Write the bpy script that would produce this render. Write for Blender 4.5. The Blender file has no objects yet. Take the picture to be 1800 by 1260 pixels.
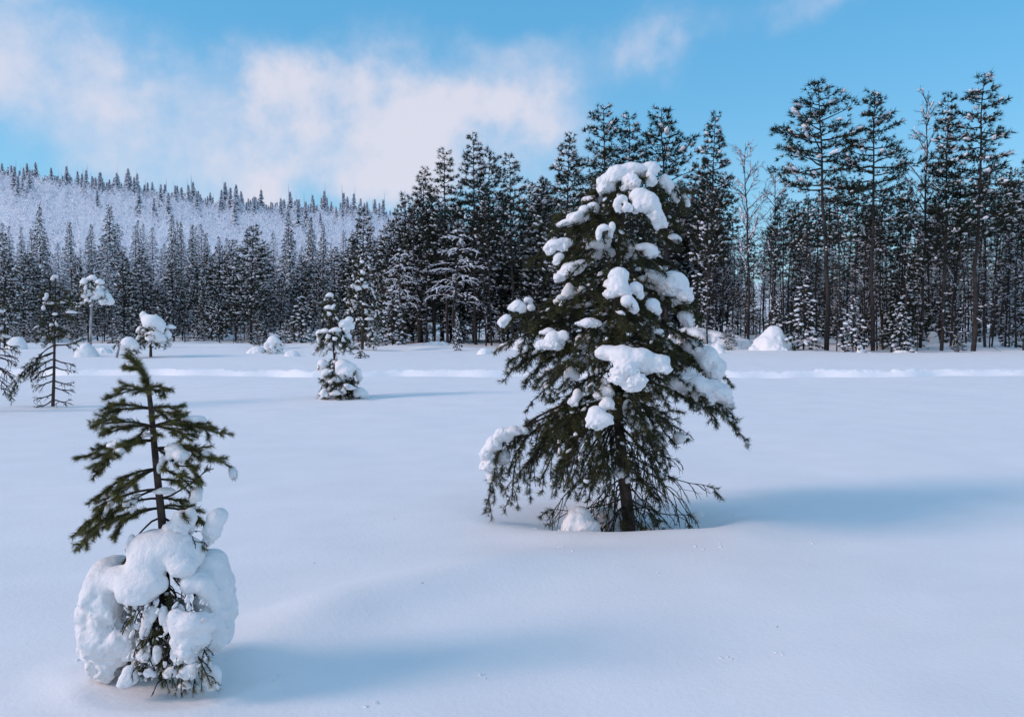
import bpy, math, random
import numpy as np
from mathutils import Vector

R = math.radians
rng = np.random.default_rng(11)
random.seed(5)
S = bpy.context.scene
COL = S.collection

# ------------------------------------------------------------------ camera
F = 1390.0                      # focal length in pixels of an 1800 px wide frame
CAM_Z = 1.70
PITCH = math.atan((630 - 575) / F)
cam = bpy.data.cameras.new('camera')
cam.sensor_fit = 'HORIZONTAL'
cam.sensor_width = 36.0
cam.lens = F / 1800 * 36.0
cam.clip_start = 0.05
cam.clip_end = 8000
cam_o = bpy.data.objects.new('camera', cam)
COL.objects.link(cam_o)
cam_o.location = (0, 0, CAM_Z)
cam_o.rotation_euler = (R(90) - PITCH, 0, 0)
S.camera = cam_o

# ------------------------------------------------------------------ light
SUN_EL, SUN_AZ = 29.0, -106.0     # azimuth clockwise from +Y (the view direction)
sun = bpy.data.lights.new('sun', 'SUN')
sun.energy = 1.12
sun.angle = R(15)
sun.color = (1.0, 0.725, 0.67)
sun_o = bpy.data.objects.new('sun', sun)
COL.objects.link(sun_o)
sd = Vector((math.sin(R(SUN_AZ)) * math.cos(R(SUN_EL)), math.cos(R(SUN_AZ)) * math.cos(R(SUN_EL)), math.sin(R(SUN_EL))))
sun_o.rotation_euler = sd.to_track_quat('Z', 'Y').to_euler()
sun_o.location = (-20, -20, 30)

S.view_settings.view_transform = 'Standard'
S.view_settings.look = 'None'
S.view_settings.gamma = 1.0
S.view_settings.use_curve_mapping = False
S.view_settings.exposure = 0.76

W = bpy.data.worlds.new('World')
S.world = W
W.use_nodes = True
nt = W.node_tree
nt.nodes.clear()


def node(t, typ, **kw):
    n = t.nodes.new(typ)
    for k, v in kw.items():
        setattr(n, k, v)
    return n


def mth(t, op, a, b=None, c=None, clamp=False):
    n = t.nodes.new('ShaderNodeMath')
    n.operation = op
    n.use_clamp = clamp
    for i, v in enumerate((a, b, c)):
        if v is None:
            continue
        if isinstance(v, (int, float)):
            n.inputs[i].default_value = v
        else:
            t.links.new(v, n.inputs[i])
    return n.outputs[0]


def build_world():
    L = nt.links.new
    BG = 0.10
    sky = node(nt, 'ShaderNodeTexSky', sky_type='NISHITA', sun_disc=False)
    sky.sun_elevation = R(SUN_EL)
    sky.sun_rotation = R(SUN_AZ)
    sky.altitude = 200
    sky.air_density = 1.0
    sky.dust_density = 0.3
    sky.ozone_density = 2.0
    hs = node(nt, 'ShaderNodeHueSaturation')
    hs.inputs['Hue'].default_value = 0.49
    hs.inputs['Saturation'].default_value = 1.3
    hs.inputs['Value'].default_value = SKY_VALUE
    L(sky.outputs[0], hs.inputs['Color'])
    tc = node(nt, 'ShaderNodeTexCoord')
    sep = node(nt, 'ShaderNodeSeparateXYZ')
    L(tc.outputs['Generated'], sep.inputs[0])
    # azimuth / elevation of the looked-at direction, gently warped by noise
    nz = node(nt, 'ShaderNodeTexNoise')
    nz.inputs['Scale'].default_value = 7.0
    nz.inputs['Detail'].default_value = 7
    nz.inputs['Roughness'].default_value = 0.55
    L(tc.outputs['Generated'], nz.inputs['Vector'])
    nsep = node(nt, 'ShaderNodeSeparateColor')
    L(nz.outputs['Color'], nsep.inputs[0])
    az = mth(nt, 'ARCTAN2', sep.outputs[0], sep.outputs[1])
    el = mth(nt, 'ARCSINE', sep.outputs[2])
    az = mth(nt, 'ADD', az, mth(nt, 'MULTIPLY', mth(nt, 'SUBTRACT', nsep.outputs[0], 0.5), 0.30))
    el = mth(nt, 'ADD', el, mth(nt, 'MULTIPLY', mth(nt, 'SUBTRACT', nsep.outputs[1], 0.5), 0.19))
    # cloud banks: (px, py, half width, half height, weight) in photograph pixels
    banks = [(690, 200, 280, 85, .78), (485, 165, 60, 80, .55), (830, 225, 150, 74, .52), (560, 265, 170, 52, .44),
             (225, 120, 95, 72, .64), (30, 40, 110, 64, .48), (10, 150, 90, 45, .44), (230, 280, 160, 38, .36),
             (470, 345, 52, 46, .62), (1150, 95, 75, 60, .58), (1385, 5, 100, 40, .52), (860, 75, 120, 40, .34),
             (680, 325, 260, 36, .38), (120, 215, 170, 50, .24), (1250, 330, 250, 44, .2), (330, 350, 100, 30, .48)]
    tot = None
    for (px, py, rx, ry, w) in banks:
        a0 = math.atan((px - 900) / F)
        e0 = math.atan((575 - py) / F * math.cos(a0))
        dx = mth(nt, 'MULTIPLY', mth(nt, 'SUBTRACT', az, a0), F / rx * math.cos(a0) ** -0.0)
        dy = mth(nt, 'MULTIPLY', mth(nt, 'SUBTRACT', el, e0), F / ry)
        d2 = mth(nt, 'ADD', mth(nt, 'MULTIPLY', dx, dx), mth(nt, 'MULTIPLY', dy, dy))
        g = mth(nt, 'MULTIPLY', mth(nt, 'POWER', 2.718, mth(nt, 'MULTIPLY', d2, -0.8)), w)
        tot = g if tot is None else mth(nt, 'ADD', tot, g)
    # unseen cloud round the rest of the sky, thickened to whiten the ambient light
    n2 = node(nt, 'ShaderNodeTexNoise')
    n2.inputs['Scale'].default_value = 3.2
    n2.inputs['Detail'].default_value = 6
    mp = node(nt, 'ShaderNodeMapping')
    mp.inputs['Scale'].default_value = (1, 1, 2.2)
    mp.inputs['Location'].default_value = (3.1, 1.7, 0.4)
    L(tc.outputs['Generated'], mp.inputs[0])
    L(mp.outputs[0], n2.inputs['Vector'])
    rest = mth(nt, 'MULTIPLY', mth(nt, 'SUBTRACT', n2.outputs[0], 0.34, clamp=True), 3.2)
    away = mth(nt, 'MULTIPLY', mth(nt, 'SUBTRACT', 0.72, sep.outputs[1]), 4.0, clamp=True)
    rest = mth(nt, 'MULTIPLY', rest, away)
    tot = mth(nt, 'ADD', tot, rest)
    # wisps
    n3 = node(nt, 'ShaderNodeTexNoise')
    n3.inputs['Scale'].default_value = 9.0
    n3.inputs['Detail'].default_value = 10
    n3.inputs['Roughness'].default_value = 0.58
    L(tc.outputs['Generated'], n3.inputs['Vector'])
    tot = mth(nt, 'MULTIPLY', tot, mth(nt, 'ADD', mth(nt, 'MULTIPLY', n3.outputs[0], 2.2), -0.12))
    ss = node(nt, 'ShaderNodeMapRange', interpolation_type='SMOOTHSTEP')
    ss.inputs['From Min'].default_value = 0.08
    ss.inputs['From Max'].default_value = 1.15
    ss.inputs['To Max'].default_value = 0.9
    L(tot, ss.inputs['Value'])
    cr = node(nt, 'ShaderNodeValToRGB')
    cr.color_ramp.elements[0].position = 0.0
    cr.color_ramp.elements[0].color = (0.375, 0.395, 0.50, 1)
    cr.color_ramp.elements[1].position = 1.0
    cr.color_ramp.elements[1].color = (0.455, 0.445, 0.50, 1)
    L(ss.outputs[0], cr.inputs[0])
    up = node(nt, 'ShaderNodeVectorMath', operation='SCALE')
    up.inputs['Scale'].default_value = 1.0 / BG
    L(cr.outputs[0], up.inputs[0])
    mx = node(nt, 'ShaderNodeMix', data_type='RGBA')
    L(ss.outputs[0], mx.inputs[0])
    # even azure over the whole sky
    az_ = node(nt, 'ShaderNodeMix', data_type='RGBA')
    az_.inputs[0].default_value = 0.5
    L(hs.outputs[0], az_.inputs[6])
    az_.inputs[7].default_value = (0.062 / BG, 0.285 / BG, 0.51 / BG, 1)
    # pale air low over the horizon
    hz = node(nt, 'ShaderNodeMix', data_type='RGBA')
    L(mth(nt, 'MULTIPLY', mth(nt, 'POWER', 2.718, mth(nt, 'MULTIPLY', mth(nt, 'MAXIMUM', sep.outputs[2], 0.0), -7.0)), 0.85), hz.inputs[0])
    L(az_.outputs[2], hz.inputs[6])
    hz.inputs[7].default_value = (0.26 / BG, 0.40 / BG, 0.49 / BG, 1)
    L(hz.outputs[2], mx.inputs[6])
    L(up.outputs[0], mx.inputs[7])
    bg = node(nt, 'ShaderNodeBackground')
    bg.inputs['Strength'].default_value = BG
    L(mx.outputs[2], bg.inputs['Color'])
    out = node(nt, 'ShaderNodeOutputWorld')
    L(bg.outputs[0], out.inputs[0])


SKY_VALUE = 0.97
build_world()


# ------------------------------------------------------------------ helpers
def at(px, py, Y):
    """World point seen at pixel (px, py) of the 1800x1260 frame, at depth Y."""
    cp, sp = math.cos(PITCH), math.sin(PITCH)
    a, b = (px - 900) / F, (630 - py) / F
    d = np.array([a, cp + b * sp, -sp + b * cp])
    return np.array([0, 0, CAM_Z]) + d * (Y / d[1])


def tag(o, label, cat, group=None, kind=None):
    o['label'] = label
    o['category'] = cat
    if group:
        o['group'] = group
    if kind:
        o['kind'] = kind
    return o


def empty(name, loc):
    o = bpy.data.objects.new(name, None)
    o.location = loc
    o.empty_display_size = 0.2
    COL.objects.link(o)
    return o


def unit(a):
    return a / np.maximum(np.linalg.norm(a, axis=-1, keepdims=True), 1e-9)


class MB:
    """Collects triangles with a material index."""

    def __init__(self):
        self.v, self.f, self.m, self.n = [], [], [], 0

    def add(self, v, f, m=0):
        v = np.asarray(v, np.float32).reshape(-1, 3)
        f = np.asarray(f, np.int32).reshape(-1, 3)
        if not len(f):
            return
        self.v.append(v)
        self.f.append(f + self.n)
        self.m.append(np.full(len(f), m, np.int32) if np.isscalar(m) else np.asarray(m, np.int32))
        self.n += len(v)

    def mesh(self, name, mats, smooth=True, offset=None):
        v = np.concatenate(self.v) if self.v else np.zeros((0, 3), np.float32)
        f = np.concatenate(self.f) if self.f else np.zeros((0, 3), np.int32)
        if offset is not None:
            v = v - np.asarray(offset, np.float32)
        me = bpy.data.meshes.new(name)
        me.vertices.add(len(v))
        me.vertices.foreach_set('co', v.astype(np.float32).ravel())
        me.loops.add(len(f) * 3)
        me.loops.foreach_set('vertex_index', f.astype(np.int32).ravel())
        me.polygons.add(len(f))
        me.polygons.foreach_set('loop_start', np.arange(0, len(f) * 3, 3, dtype=np.int32))
        me.polygons.foreach_set('loop_total', np.full(len(f), 3, np.int32))
        if f.size:
            me.polygons.foreach_set('material_index', np.concatenate(self.m))
            me.polygons.foreach_set('use_smooth', np.full(len(f), smooth, bool))
        for m in (mats if isinstance(mats, (list, tuple)) else [mats]):
            me.materials.append(m)
        me.update(calc_edges=True)
        me.validate()
        return me

    def build(self, name, mats, parent=None, smooth=True, offset=None):
        o = bpy.data.objects.new(name, self.mesh(name, mats, smooth, offset))
        COL.objects.link(o)
        if parent:
            o.parent = parent
        return o


def perp(D):
    D = unit(D)
    ref = np.where(np.abs(D[:, 2:3]) > 0.9, np.array([[1., 0, 0]]), np.array([[0, 0, 1.]]))
    U = unit(np.cross(D, ref))
    return U, np.cross(D, U)


def tube(mb, P, r, sides=5, m=0):
    P = np.asarray(P, float)
    k = len(P)
    r = np.broadcast_to(np.asarray(r, float), (k,))
    T = np.gradient(P, axis=0)
    T = unit(T)
    ref = np.array([0.31, 0.95, 0.05]) if abs(T[:, 1].mean()) < 0.8 else np.array([1.0, 0.1, 0])
    U = unit(np.cross(T, ref))
    V = np.cross(T, U)
    a = np.linspace(0, 2 * np.pi, sides, endpoint=False)
    ring = (np.cos(a)[None, :, None] * U[:, None] + np.sin(a)[None, :, None] * V[:, None]) * r[:, None, None] + P[:, None]
    v = ring.reshape(-1, 3)
    i, j = np.meshgrid(np.arange(k - 1), np.arange(sides), indexing='ij')
    a0 = (i * sides + j).ravel()
    a1 = (i * sides + (j + 1) % sides).ravel()
    f = np.concatenate([np.stack([a0, a1, a1 + sides], 1), np.stack([a0, a1 + sides, a0 + sides], 1)])
    tip = [[(k - 1) * sides + q, (k - 1) * sides + (q + 1) % sides, k * sides] for q in range(sides)]
    v = np.concatenate([v, P[-1:] + T[-1:] * r[-1]])
    mb.add(v, np.concatenate([f, np.array(tip)]), m)


def spikes(mb, P, D, n, length, width, ang, m=0, along=0.0, jit=0.25):
    """n needles on each shoot: P start, D direction, along = shoot length (needles sit along it)."""
    N = len(P)
    if N == 0:
        return
    P = np.repeat(P, n, 0)
    D = unit(np.repeat(D, n, 0))
    al = np.repeat(np.broadcast_to(np.asarray(along, float), (N,)), n)
    ln = np.repeat(np.broadcast_to(np.asarray(length, float), (N,)), n) * rng.uniform(1 - jit, 1 + jit, N * n)
    wd = np.repeat(np.broadcast_to(np.asarray(width, float), (N,)), n)
    U, V = perp(D)
    th = rng.uniform(0, 2 * np.pi, N * n)[:, None]
    an = (R(ang) * rng.uniform(0.55, 1.35, N * n))[:, None]
    rad = np.cos(th) * U + np.sin(th) * V
    d = D * np.cos(an) + rad * np.sin(an)
    base = P + D * (al * rng.uniform(0, 1, N * n))[:, None]
    side = unit(np.cross(d, rng.normal(size=(N * n, 3)))) * (wd / 2)[:, None]
    v = np.stack([base - side, base + side, base + d * ln[:, None]], 1).reshape(-1, 3)
    mb.add(v, np.arange(N * n * 3).reshape(-1, 3), m)


def ico(sub):
    t = (1 + 5 ** 0.5) / 2
    v = [(-1, t, 0), (1, t, 0), (-1, -t, 0), (1, -t, 0), (0, -1, t), (0, 1, t), (0, -1, -t), (0, 1, -t), (t, 0, -1), (t, 0, 1), (-t, 0, -1), (-t, 0, 1)]
    f = [(0, 11, 5), (0, 5, 1), (0, 1, 7), (0, 7, 10), (0, 10, 11), (1, 5, 9), (5, 11, 4), (11, 10, 2), (10, 7, 6), (7, 1, 8),
         (3, 9, 4), (3, 4, 2), (3, 2, 6), (3, 6, 8), (3, 8, 9), (4, 9, 5), (2, 4, 11), (6, 2, 10), (8, 6, 7), (9, 8, 1)]
    v = [np.array(p, float) / np.linalg.norm(p) for p in v]
    for _ in range(sub):
        cache, nf = {}, []

        def mid(a, b):
            key = (min(a, b), max(a, b))
            if key not in cache:
                p = v[a] + v[b]
                v.append(p / np.linalg.norm(p))
                cache[key] = len(v) - 1
            return cache[key]
        for a, b, c in f:
            ab, bc, ca = mid(a, b), mid(b, c), mid(c, a)
            nf += [(a, ab, ca), (b, bc, ab), (c, ca, bc), (ab, bc, ca)]
        f = nf
    return np.array(v), np.array(f)


ICO = [ico(0), ico(1), ico(2)]


def pads(mb, P, rad, D=None, sub=0, flat=0.6, jit=0.25, stretch=1.0, m=0):
    """Small uneven pads of snow at P; D stretches each one along a twig."""
    N = len(P)
    if N == 0:
        return
    bv, bf = ICO[sub]
    nv = len(bv)
    rad = np.broadcast_to(np.asarray(rad, float), (N,))
    if D is None:
        a = rng.uniform(0, 2 * np.pi, N)
        D = np.stack([np.cos(a), np.sin(a), 0 * a], 1)
    D = unit(D)
    ref = np.array([[0, 0, 1.0]])
    Sd = np.cross(D, ref) + rng.normal(size=(N, 3)) * 1e-3
    Sd = unit(Sd)
    Up = np.cross(Sd, D)
    Up *= np.sign(Up[:, 2:3] + 1e-9)
    st = stretch * rng.uniform(0.75, 1.3, N)
    k = 1 + rng.normal(size=(N, nv)) * jit * (0.6 if sub else 1)
    q = bv[None] * k[..., None]
    v = (D[:, None] * (q[..., 0:1] * st[:, None, None]) + Sd[:, None] * q[..., 1:2] * 0.9 + Up[:, None] * (q[..., 2:3] * flat)) * rad[:, None, None] + P[:, None]
    f = (bf[None] + (np.arange(N) * nv)[:, None, None]).reshape(-1, 3)
    mb.add(v.reshape(-1, 3), f, m)


# ---- value noise and surface nets for the snow bodies
_H = np.random.default_rng(3).random(4096)


def vnoise(p):
    i = np.floor(p).astype(np.int64)
    f = p - i
    f = f * f * (3 - 2 * f)
    out = 0
    for dx in (0, 1):
        for dy in (0, 1):
            for dz in (0, 1):
                h = _H[((i[..., 0] + dx) * 73 + (i[..., 1] + dy) * 1031 + (i[..., 2] + dz) * 3571) & 4095]
                w = (f[..., 0] if dx else 1 - f[..., 0]) * (f[..., 1] if dy else 1 - f[..., 1]) * (f[..., 2] if dz else 1 - f[..., 2])
                out = out + h * w
    return out * 2 - 1


def vnoise2(x, y, s=0.0):
    return vnoise(np.stack([x, y, np.full_like(x, s)], -1))


def surface_net(f, org, h):
    """Zero surface of field f (negative inside) on a regular grid."""
    s = f < 0
    nx, ny, nz = f.shape
    c = np.zeros((nx - 1, ny - 1, nz - 1), np.int8)
    acc = np.zeros((nx - 1, ny - 1, nz - 1, 3), np.float32)
    cnt = np.zeros((nx - 1, ny - 1, nz - 1), np.float32)
    sl = lambda o, n: slice(o, n - 1 + o)
    cor = [(a, b, d) for a in (0, 1) for b in (0, 1) for d in (0, 1)]
    for a, b, d in cor:
        c += s[sl(a, nx), sl(b, ny), sl(d, nz)]
    for a, b, d in cor:
        for ax in range(3):
            if (a, b, d)[ax]:
                continue
            e = [a, b, d]
            e[ax] = 1
            f0 = f[sl(a, nx), sl(b, ny), sl(d, nz)]
            f1 = f[sl(e[0], nx), sl(e[1], ny), sl(e[2], nz)]
            x = (f0 < 0) != (f1 < 0)
            t = np.where(x, f0 / np.where(x, f0 - f1, 1), 0)
            for k in range(3):
                acc[..., k] += np.where(x, (a, b, d)[k] + (t if k == ax else 0), 0)
            cnt += x
    act = (c > 0) & (c < 8)
    idx = -np.ones(act.shape, np.int64)
    idx[act] = np.arange(act.sum())
    pos = np.argwhere(act) + acc[act] / cnt[act][:, None]
    V = np.asarray(org) + pos * h
    tris = []
    for ax in range(3):
        o1, o2 = [k for k in range(3) if k != ax]
        n = list(f.shape)
        sa = [slice(1, n[k] - 1) for k in range(3)]
        sb = list(sa)
        sa[ax] = slice(0, n[ax] - 1)
        sb[ax] = slice(1, n[ax])
        s0, s1 = s[tuple(sa)], s[tuple(sb)]
        e = np.argwhere(s0 != s1)
        flip = s0[tuple(e.T)]
        e = e + 1
        e[:, ax] -= 1
        q = []
        for u, w in ((-1, -1), (0, -1), (0, 0), (-1, 0)):
            z = e.copy()
            z[:, o1] += u
            z[:, o2] += w
            q.append(idx[tuple(z.T)])
        q = np.stack(q, 1)
        if ax == 1:
            flip = ~flip
        q = np.where(flip[:, None], q, q[:, ::-1])
        tris += [q[:, [0, 1, 2]], q[:, [0, 2, 3]]]
    return V, np.concatenate(tris)


def snow_body(mb, blobs, h, k=0.02, amp=0.12, ns=None, m=0):
    """blobs: (centre, radii); smooth union, lumpy below, smooth on top."""
    C = np.array([b[0] for b in blobs])
    Rr = np.array([b[1] for b in blobs])
    lo = (C - Rr * 1.25).min(0) - 3 * h
    hi = (C + Rr * 1.25).max(0) + 3 * h
    n = np.ceil((hi - lo) / h).astype(int) + 1
    g = np.stack(np.meshgrid(*[lo[i] + np.arange(n[i]) * h for i in range(3)], indexing='ij'), -1).astype(np.float32)
    d = None
    for c, r in zip(C, Rr):
        p = (g - c) / r
        k0 = np.sqrt((p * p).sum(-1)) + 1e-6
        k1 = np.sqrt(((p / r) ** 2).sum(-1)) + 1e-6
        e = k0 * (k0 - 1) / k1
        if d is None:
            d = e
        else:
            hh = np.clip(0.5 + 0.5 * (d - e) / k, 0, 1)
            d = d * (1 - hh) + e * hh - k * hh * (1 - hh)
    rm = float(np.median(Rr))
    ns = ns or rm * 0.95
    top = np.clip((g[..., 2] - C[:, 2].mean()) / (Rr[:, 2].mean() + 1e-6) * 0.5 + 0.5, 0, 1)
    a = rm * amp * (1.9 - 1.4 * top)
    o = rng.uniform(0, 50, 3)
    near = np.abs(d) < rm * 0.8
    nz = 0.9 * vnoise(g[near] / ns + o) + 0.5 * vnoise(g[near] / (ns * .45) + o * 2) + 0.28 * vnoise(g[near] / (ns * .2) + o * 3)
    d[near] += nz * a[near]
    V, T = surface_net(d, lo, h)
    mb.add(V, T, m)


# ------------------------------------------------------------------ materials
def mat(name, col, thin=0.0, *a_, **k_):
    m, t, b, cr = mat_(name, col, *a_, **k_)
    if thin:
        tr = node(t, 'ShaderNodeBsdfTranslucent')
        t.links.new(cr.outputs[0], tr.inputs[0])
        mx = node(t, 'ShaderNodeMixShader')
        mx.inputs[0].default_value = thin
        t.links.new(b.outputs[0], mx.inputs[1])
        t.links.new(tr.outputs[0], mx.inputs[2])
        t.links.new(mx.outputs[0], t.nodes['Material Output'].inputs[0])
    return m


def mat_(name, col, rough=0.8, var=0.25, scale=8.0, bump=0.0, bscale=None, spec=0.3, col2=None, coords='Object', sss=0.0, detail=5):
    m = bpy.data.materials.new(name)
    m.use_nodes = True
    t = m.node_tree
    b = t.nodes['Principled BSDF']
    b.inputs['Roughness'].default_value = rough
    b.inputs['Specular IOR Level'].default_value = spec
    tc = node(t, 'ShaderNodeTexCoord')
    nz = node(t, 'ShaderNodeTexNoise')
    nz.inputs['Scale'].default_value = scale
    nz.inputs['Detail'].default_value = detail
    t.links.new(tc.outputs[coords], nz.inputs['Vector'])
    cr = node(t, 'ShaderNodeValToRGB')
    c2 = col2 or tuple(min(1, x * (1 + var)) for x in col)
    c1 = col if col2 else tuple(x * (1 - var) for x in col)
    cr.color_ramp.elements[0].position = 0.35
    cr.color_ramp.elements[1].position = 0.65
    cr.color_ramp.elements[0].color = (*c1, 1)
    cr.color_ramp.elements[1].color = (*c2, 1)
    t.links.new(nz.outputs[0], cr.inputs[0])
    t.links.new(cr.outputs[0], b.inputs['Base Color'])
    if sss:
        b.inputs['Subsurface Weight'].default_value = sss
        b.inputs['Subsurface Radius'].default_value = (0.03, 0.035, 0.045)
        b.inputs['Subsurface Scale'].default_value = 0.5
    if bump:
        n2 = node(t, 'ShaderNodeTexNoise')
        n2.inputs['Scale'].default_value = bscale or scale * 4
        n2.inputs['Detail'].default_value = 6
        n2.inputs['Roughness'].default_value = 0.65
        t.links.new(tc.outputs[coords], n2.inputs['Vector'])
        bp = node(t, 'ShaderNodeBump')
        bp.inputs['Strength'].default_value = 1.0
        bp.inputs['Distance'].default_value = bump
        t.links.new(n2.outputs[0], bp.inputs['Height'])
        t.links.new(bp.outputs[0], b.inputs['Normal'])
    return m, t, b, cr


M = {
    'snow_ground': mat('snow_ground', (0.885, 0.878, 0.872), 0.0, 0.75, 0.02, 1.5, bump=0.004, bscale=28, spec=0.2),
    'snow': mat('tree_snow', (0.885, 0.882, 0.88), 0.0, 0.7, 0.03, 9, bump=0.011, bscale=42, spec=0.2),
    'snow_track_lit': mat('sunlit_broken_snow', (0.94, 0.945, 0.955), 0.0, 0.75, 0.02, 6, spec=0.2),  # churned snow, whiter than the field: sunlight on the track wall painted in
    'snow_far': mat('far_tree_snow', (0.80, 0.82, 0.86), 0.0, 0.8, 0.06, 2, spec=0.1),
    'bark': mat('pine_bark', (0.035, 0.027, 0.022), 0.0, 0.9, 0.5, 30, bump=0.004, bscale=90, col2=(0.085, 0.062, 0.048)),
    'twig': mat('twig_bark', (0.028, 0.022, 0.018), 0.0, 0.85, 0.4, 40),
    'needle': mat('pine_needles', (0.050, 0.053, 0.014), 0.0, 0.6, 0.4, 14, spec=0.25, col2=(0.175, 0.160, 0.044)),
    'needle_main': mat('dark_pine_needles', (0.018, 0.024, 0.009), 0.0, 0.6, 0.4, 7, spec=0.25, col2=(0.078, 0.075, 0.024)),
    'needle_far': mat('forest_needles', (0.016, 0.021, 0.014), 0.0, 0.7, 0.4, 0.9, spec=0.15, col2=(0.034, 0.040, 0.022)),
    'needle_rime': mat('frosted_needles', (0.10, 0.12, 0.15), 0.4, 0.8, 0.4, 0.7, spec=0.1, col2=(0.30, 0.33, 0.38)),
    'bark_far': mat('forest_bark', (0.026, 0.023, 0.022), 0.0, 0.9, 0.4, 3, col2=(0.058, 0.049, 0.044)),
    'bark_snowy': mat('snow_plastered_bark', (0.07, 0.06, 0.055), 0.0, 0.9, 0.4, 1.6, col2=(0.55, 0.57, 0.6)),
    'needle_hoar_hazed': mat('hazed_hoar_needles', (0.36, 0.39, 0.46), 0.45, 0.8, 0.4, 0.3, spec=0.1, col2=(0.56, 0.60, 0.67)),  # frosted needles, paled further so the colour carries distance haze
    'rime': mat('rime_twigs', (0.76, 0.79, 0.85), 0.5, 0.85, 0.3, 0.05, spec=0.1, col2=(0.88, 0.90, 0.93)),
}

# ------------------------------------------------------------------ ground
TRACK = (np.array([-60, -20, -16, -10, -7, -4, 0, 8, 14, 19, 60.]), np.array([28.6, 28.6, 28.2, 28.0, 27.4, 27.7, 27.8, 27.5, 27.8, 28.4, 29.0]))


def track_y(x):
    return np.interp(x, *TRACK) + 0.12 * np.sin(x * 1.3) + 0.07 * np.sin(x * 2.9 + 1)


RIDGE_PX = np.array([-2500, -900, 0, 100, 200, 300, 400, 500, 640, 900, 1300, 1800, 2600, 5000.])
RIDGE_PY = np.array([330, 325, 333, 345, 357, 370, 386, 394, 398, 440, 500, 540, 555, 560.])


def sstep(a, b, x):
    t = np.clip((x - a) / (b - a), 0, 1)
    return t * t * (3 - 2 * t)


P0, P1 = np.array([-1.75, 3.93]), np.array([0.75, 5.95])
DU = (P1 - P0) / np.linalg.norm(P1 - P0)
DN = np.array([DU[1], -DU[0]])          # to the lower right of the drift crest


def ground(x, y):
    x = np.asarray(x, float)
    y = np.asarray(y, float)
    z = 0.035 * vnoise2(x / 2.9, y / 2.9, 1.3) * sstep(2, 6, y) + 0.012 * vnoise2(x / 0.9, y / 0.9, 7.1)
    z = z + 0.005 * vnoise2((x + .5 * y) / 0.5, (y - .5 * x) / 0.16, 3.3) * sstep(14, 8, y)
    z = z + 0.10 * vnoise2(x / 9, y / 9, 4.2) * sstep(8, 20, y) * (1 - sstep(24, 27, y) * (1 - sstep(31, 36, y)) * 0.8)
    # wind drift from the near tree towards the big one
    rx, ry = x - P0[0], y - P0[1]
    al = (rx * DU[0] + ry * DU[1]) / np.linalg.norm(P1 - P0)
    s = rx * DN[0] + ry * DN[1] + 0.16 * np.sin(al * 3.0)
    prof = np.where(s < 0, np.exp(-(s / 0.34) ** 2), np.exp(-(s / 0.24) ** 2))
    z = z + 0.115 * prof * sstep(0.02, 0.35, al) * (1 - sstep(0.6, 1.15, al))
    z = z - 0.06 * (np.sqrt(np.maximum(s, 0) ** 2 + .015) - .1225) * sstep(-.2, .5, s) * (1 - sstep(1.2, 3.5, s)) * (1 - sstep(5.5, 9, y))  # falls away beyond the crest
    # hollows round the two trees
    dx, dy = x - 0.98, y - 7.05
    q = np.sqrt((dx / 1.25) ** 2 + (dy / 0.62) ** 2)
    q = q * (1 + 0.22 * vnoise2(x / 0.7, y / 0.7, 5.5))
    z = z - 0.10 * (1 - sstep(0.3, 1.05, q)) + 0.035 * np.exp(-((q - 1.15) / 0.30) ** 2) * sstep(0.1, -0.35, dy) * sstep(-1.5, -0.5, dx)
    dx, dy = x + 1.69, y - 3.80
    q = np.sqrt((dx / 0.46) ** 2 + (dy / 0.33) ** 2)
    q = q * (1 + 0.25 * vnoise2(x / 0.3, y / 0.3, 6.5))
    z = z - 0.015 * (1 - sstep(0.5, 1.05, q)) + 0.012 * np.exp(-((q - 1.15) / 0.2) ** 2)
    # trench of the track
    ty = y - track_y(x)
    z = z - 0.21 * np.exp(-(ty / 0.42) ** 4) + 0.07 * np.exp(-((ty - 0.75) / 0.35) ** 2)
    # forest floor: hummocks and a slow rise
    fo = sstep(40, 62, y)
    z = z + fo * (0.16 * vnoise2(x / 4.2, y / 6.0, 2.2) + 0.10 * vnoise2(x / 1.7, y / 2.2, 9.4))
    z = z + 0.8 * sstep(58, 80, y) * sstep(8, 22, x) + 1.2 * sstep(85, 160, y)
    # hill
    px = 900 + F * x / np.maximum(y, 30)
    ph = (575 - np.interp(px, RIDGE_PX, RIDGE_PY)) / F * 620
    t = sstep(150, 640, y) * (1 - 0.6 * sstep(660, 1500, y))
    rt = np.clip((y - 150) / 470, 0, 1)
    z = z + ph * np.where(y < 620, 0.35 * rt + 0.65 * rt * rt * (3 - 2 * rt), 1 - 0.7 * sstep(620, 1800, y))
    return z


def axis(segs):
    out = []
    for a, b, n in segs:
        out.append(np.linspace(a, b, n, endpoint=False))
    out.append([segs[-1][1]])
    return np.concatenate(out)


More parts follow.
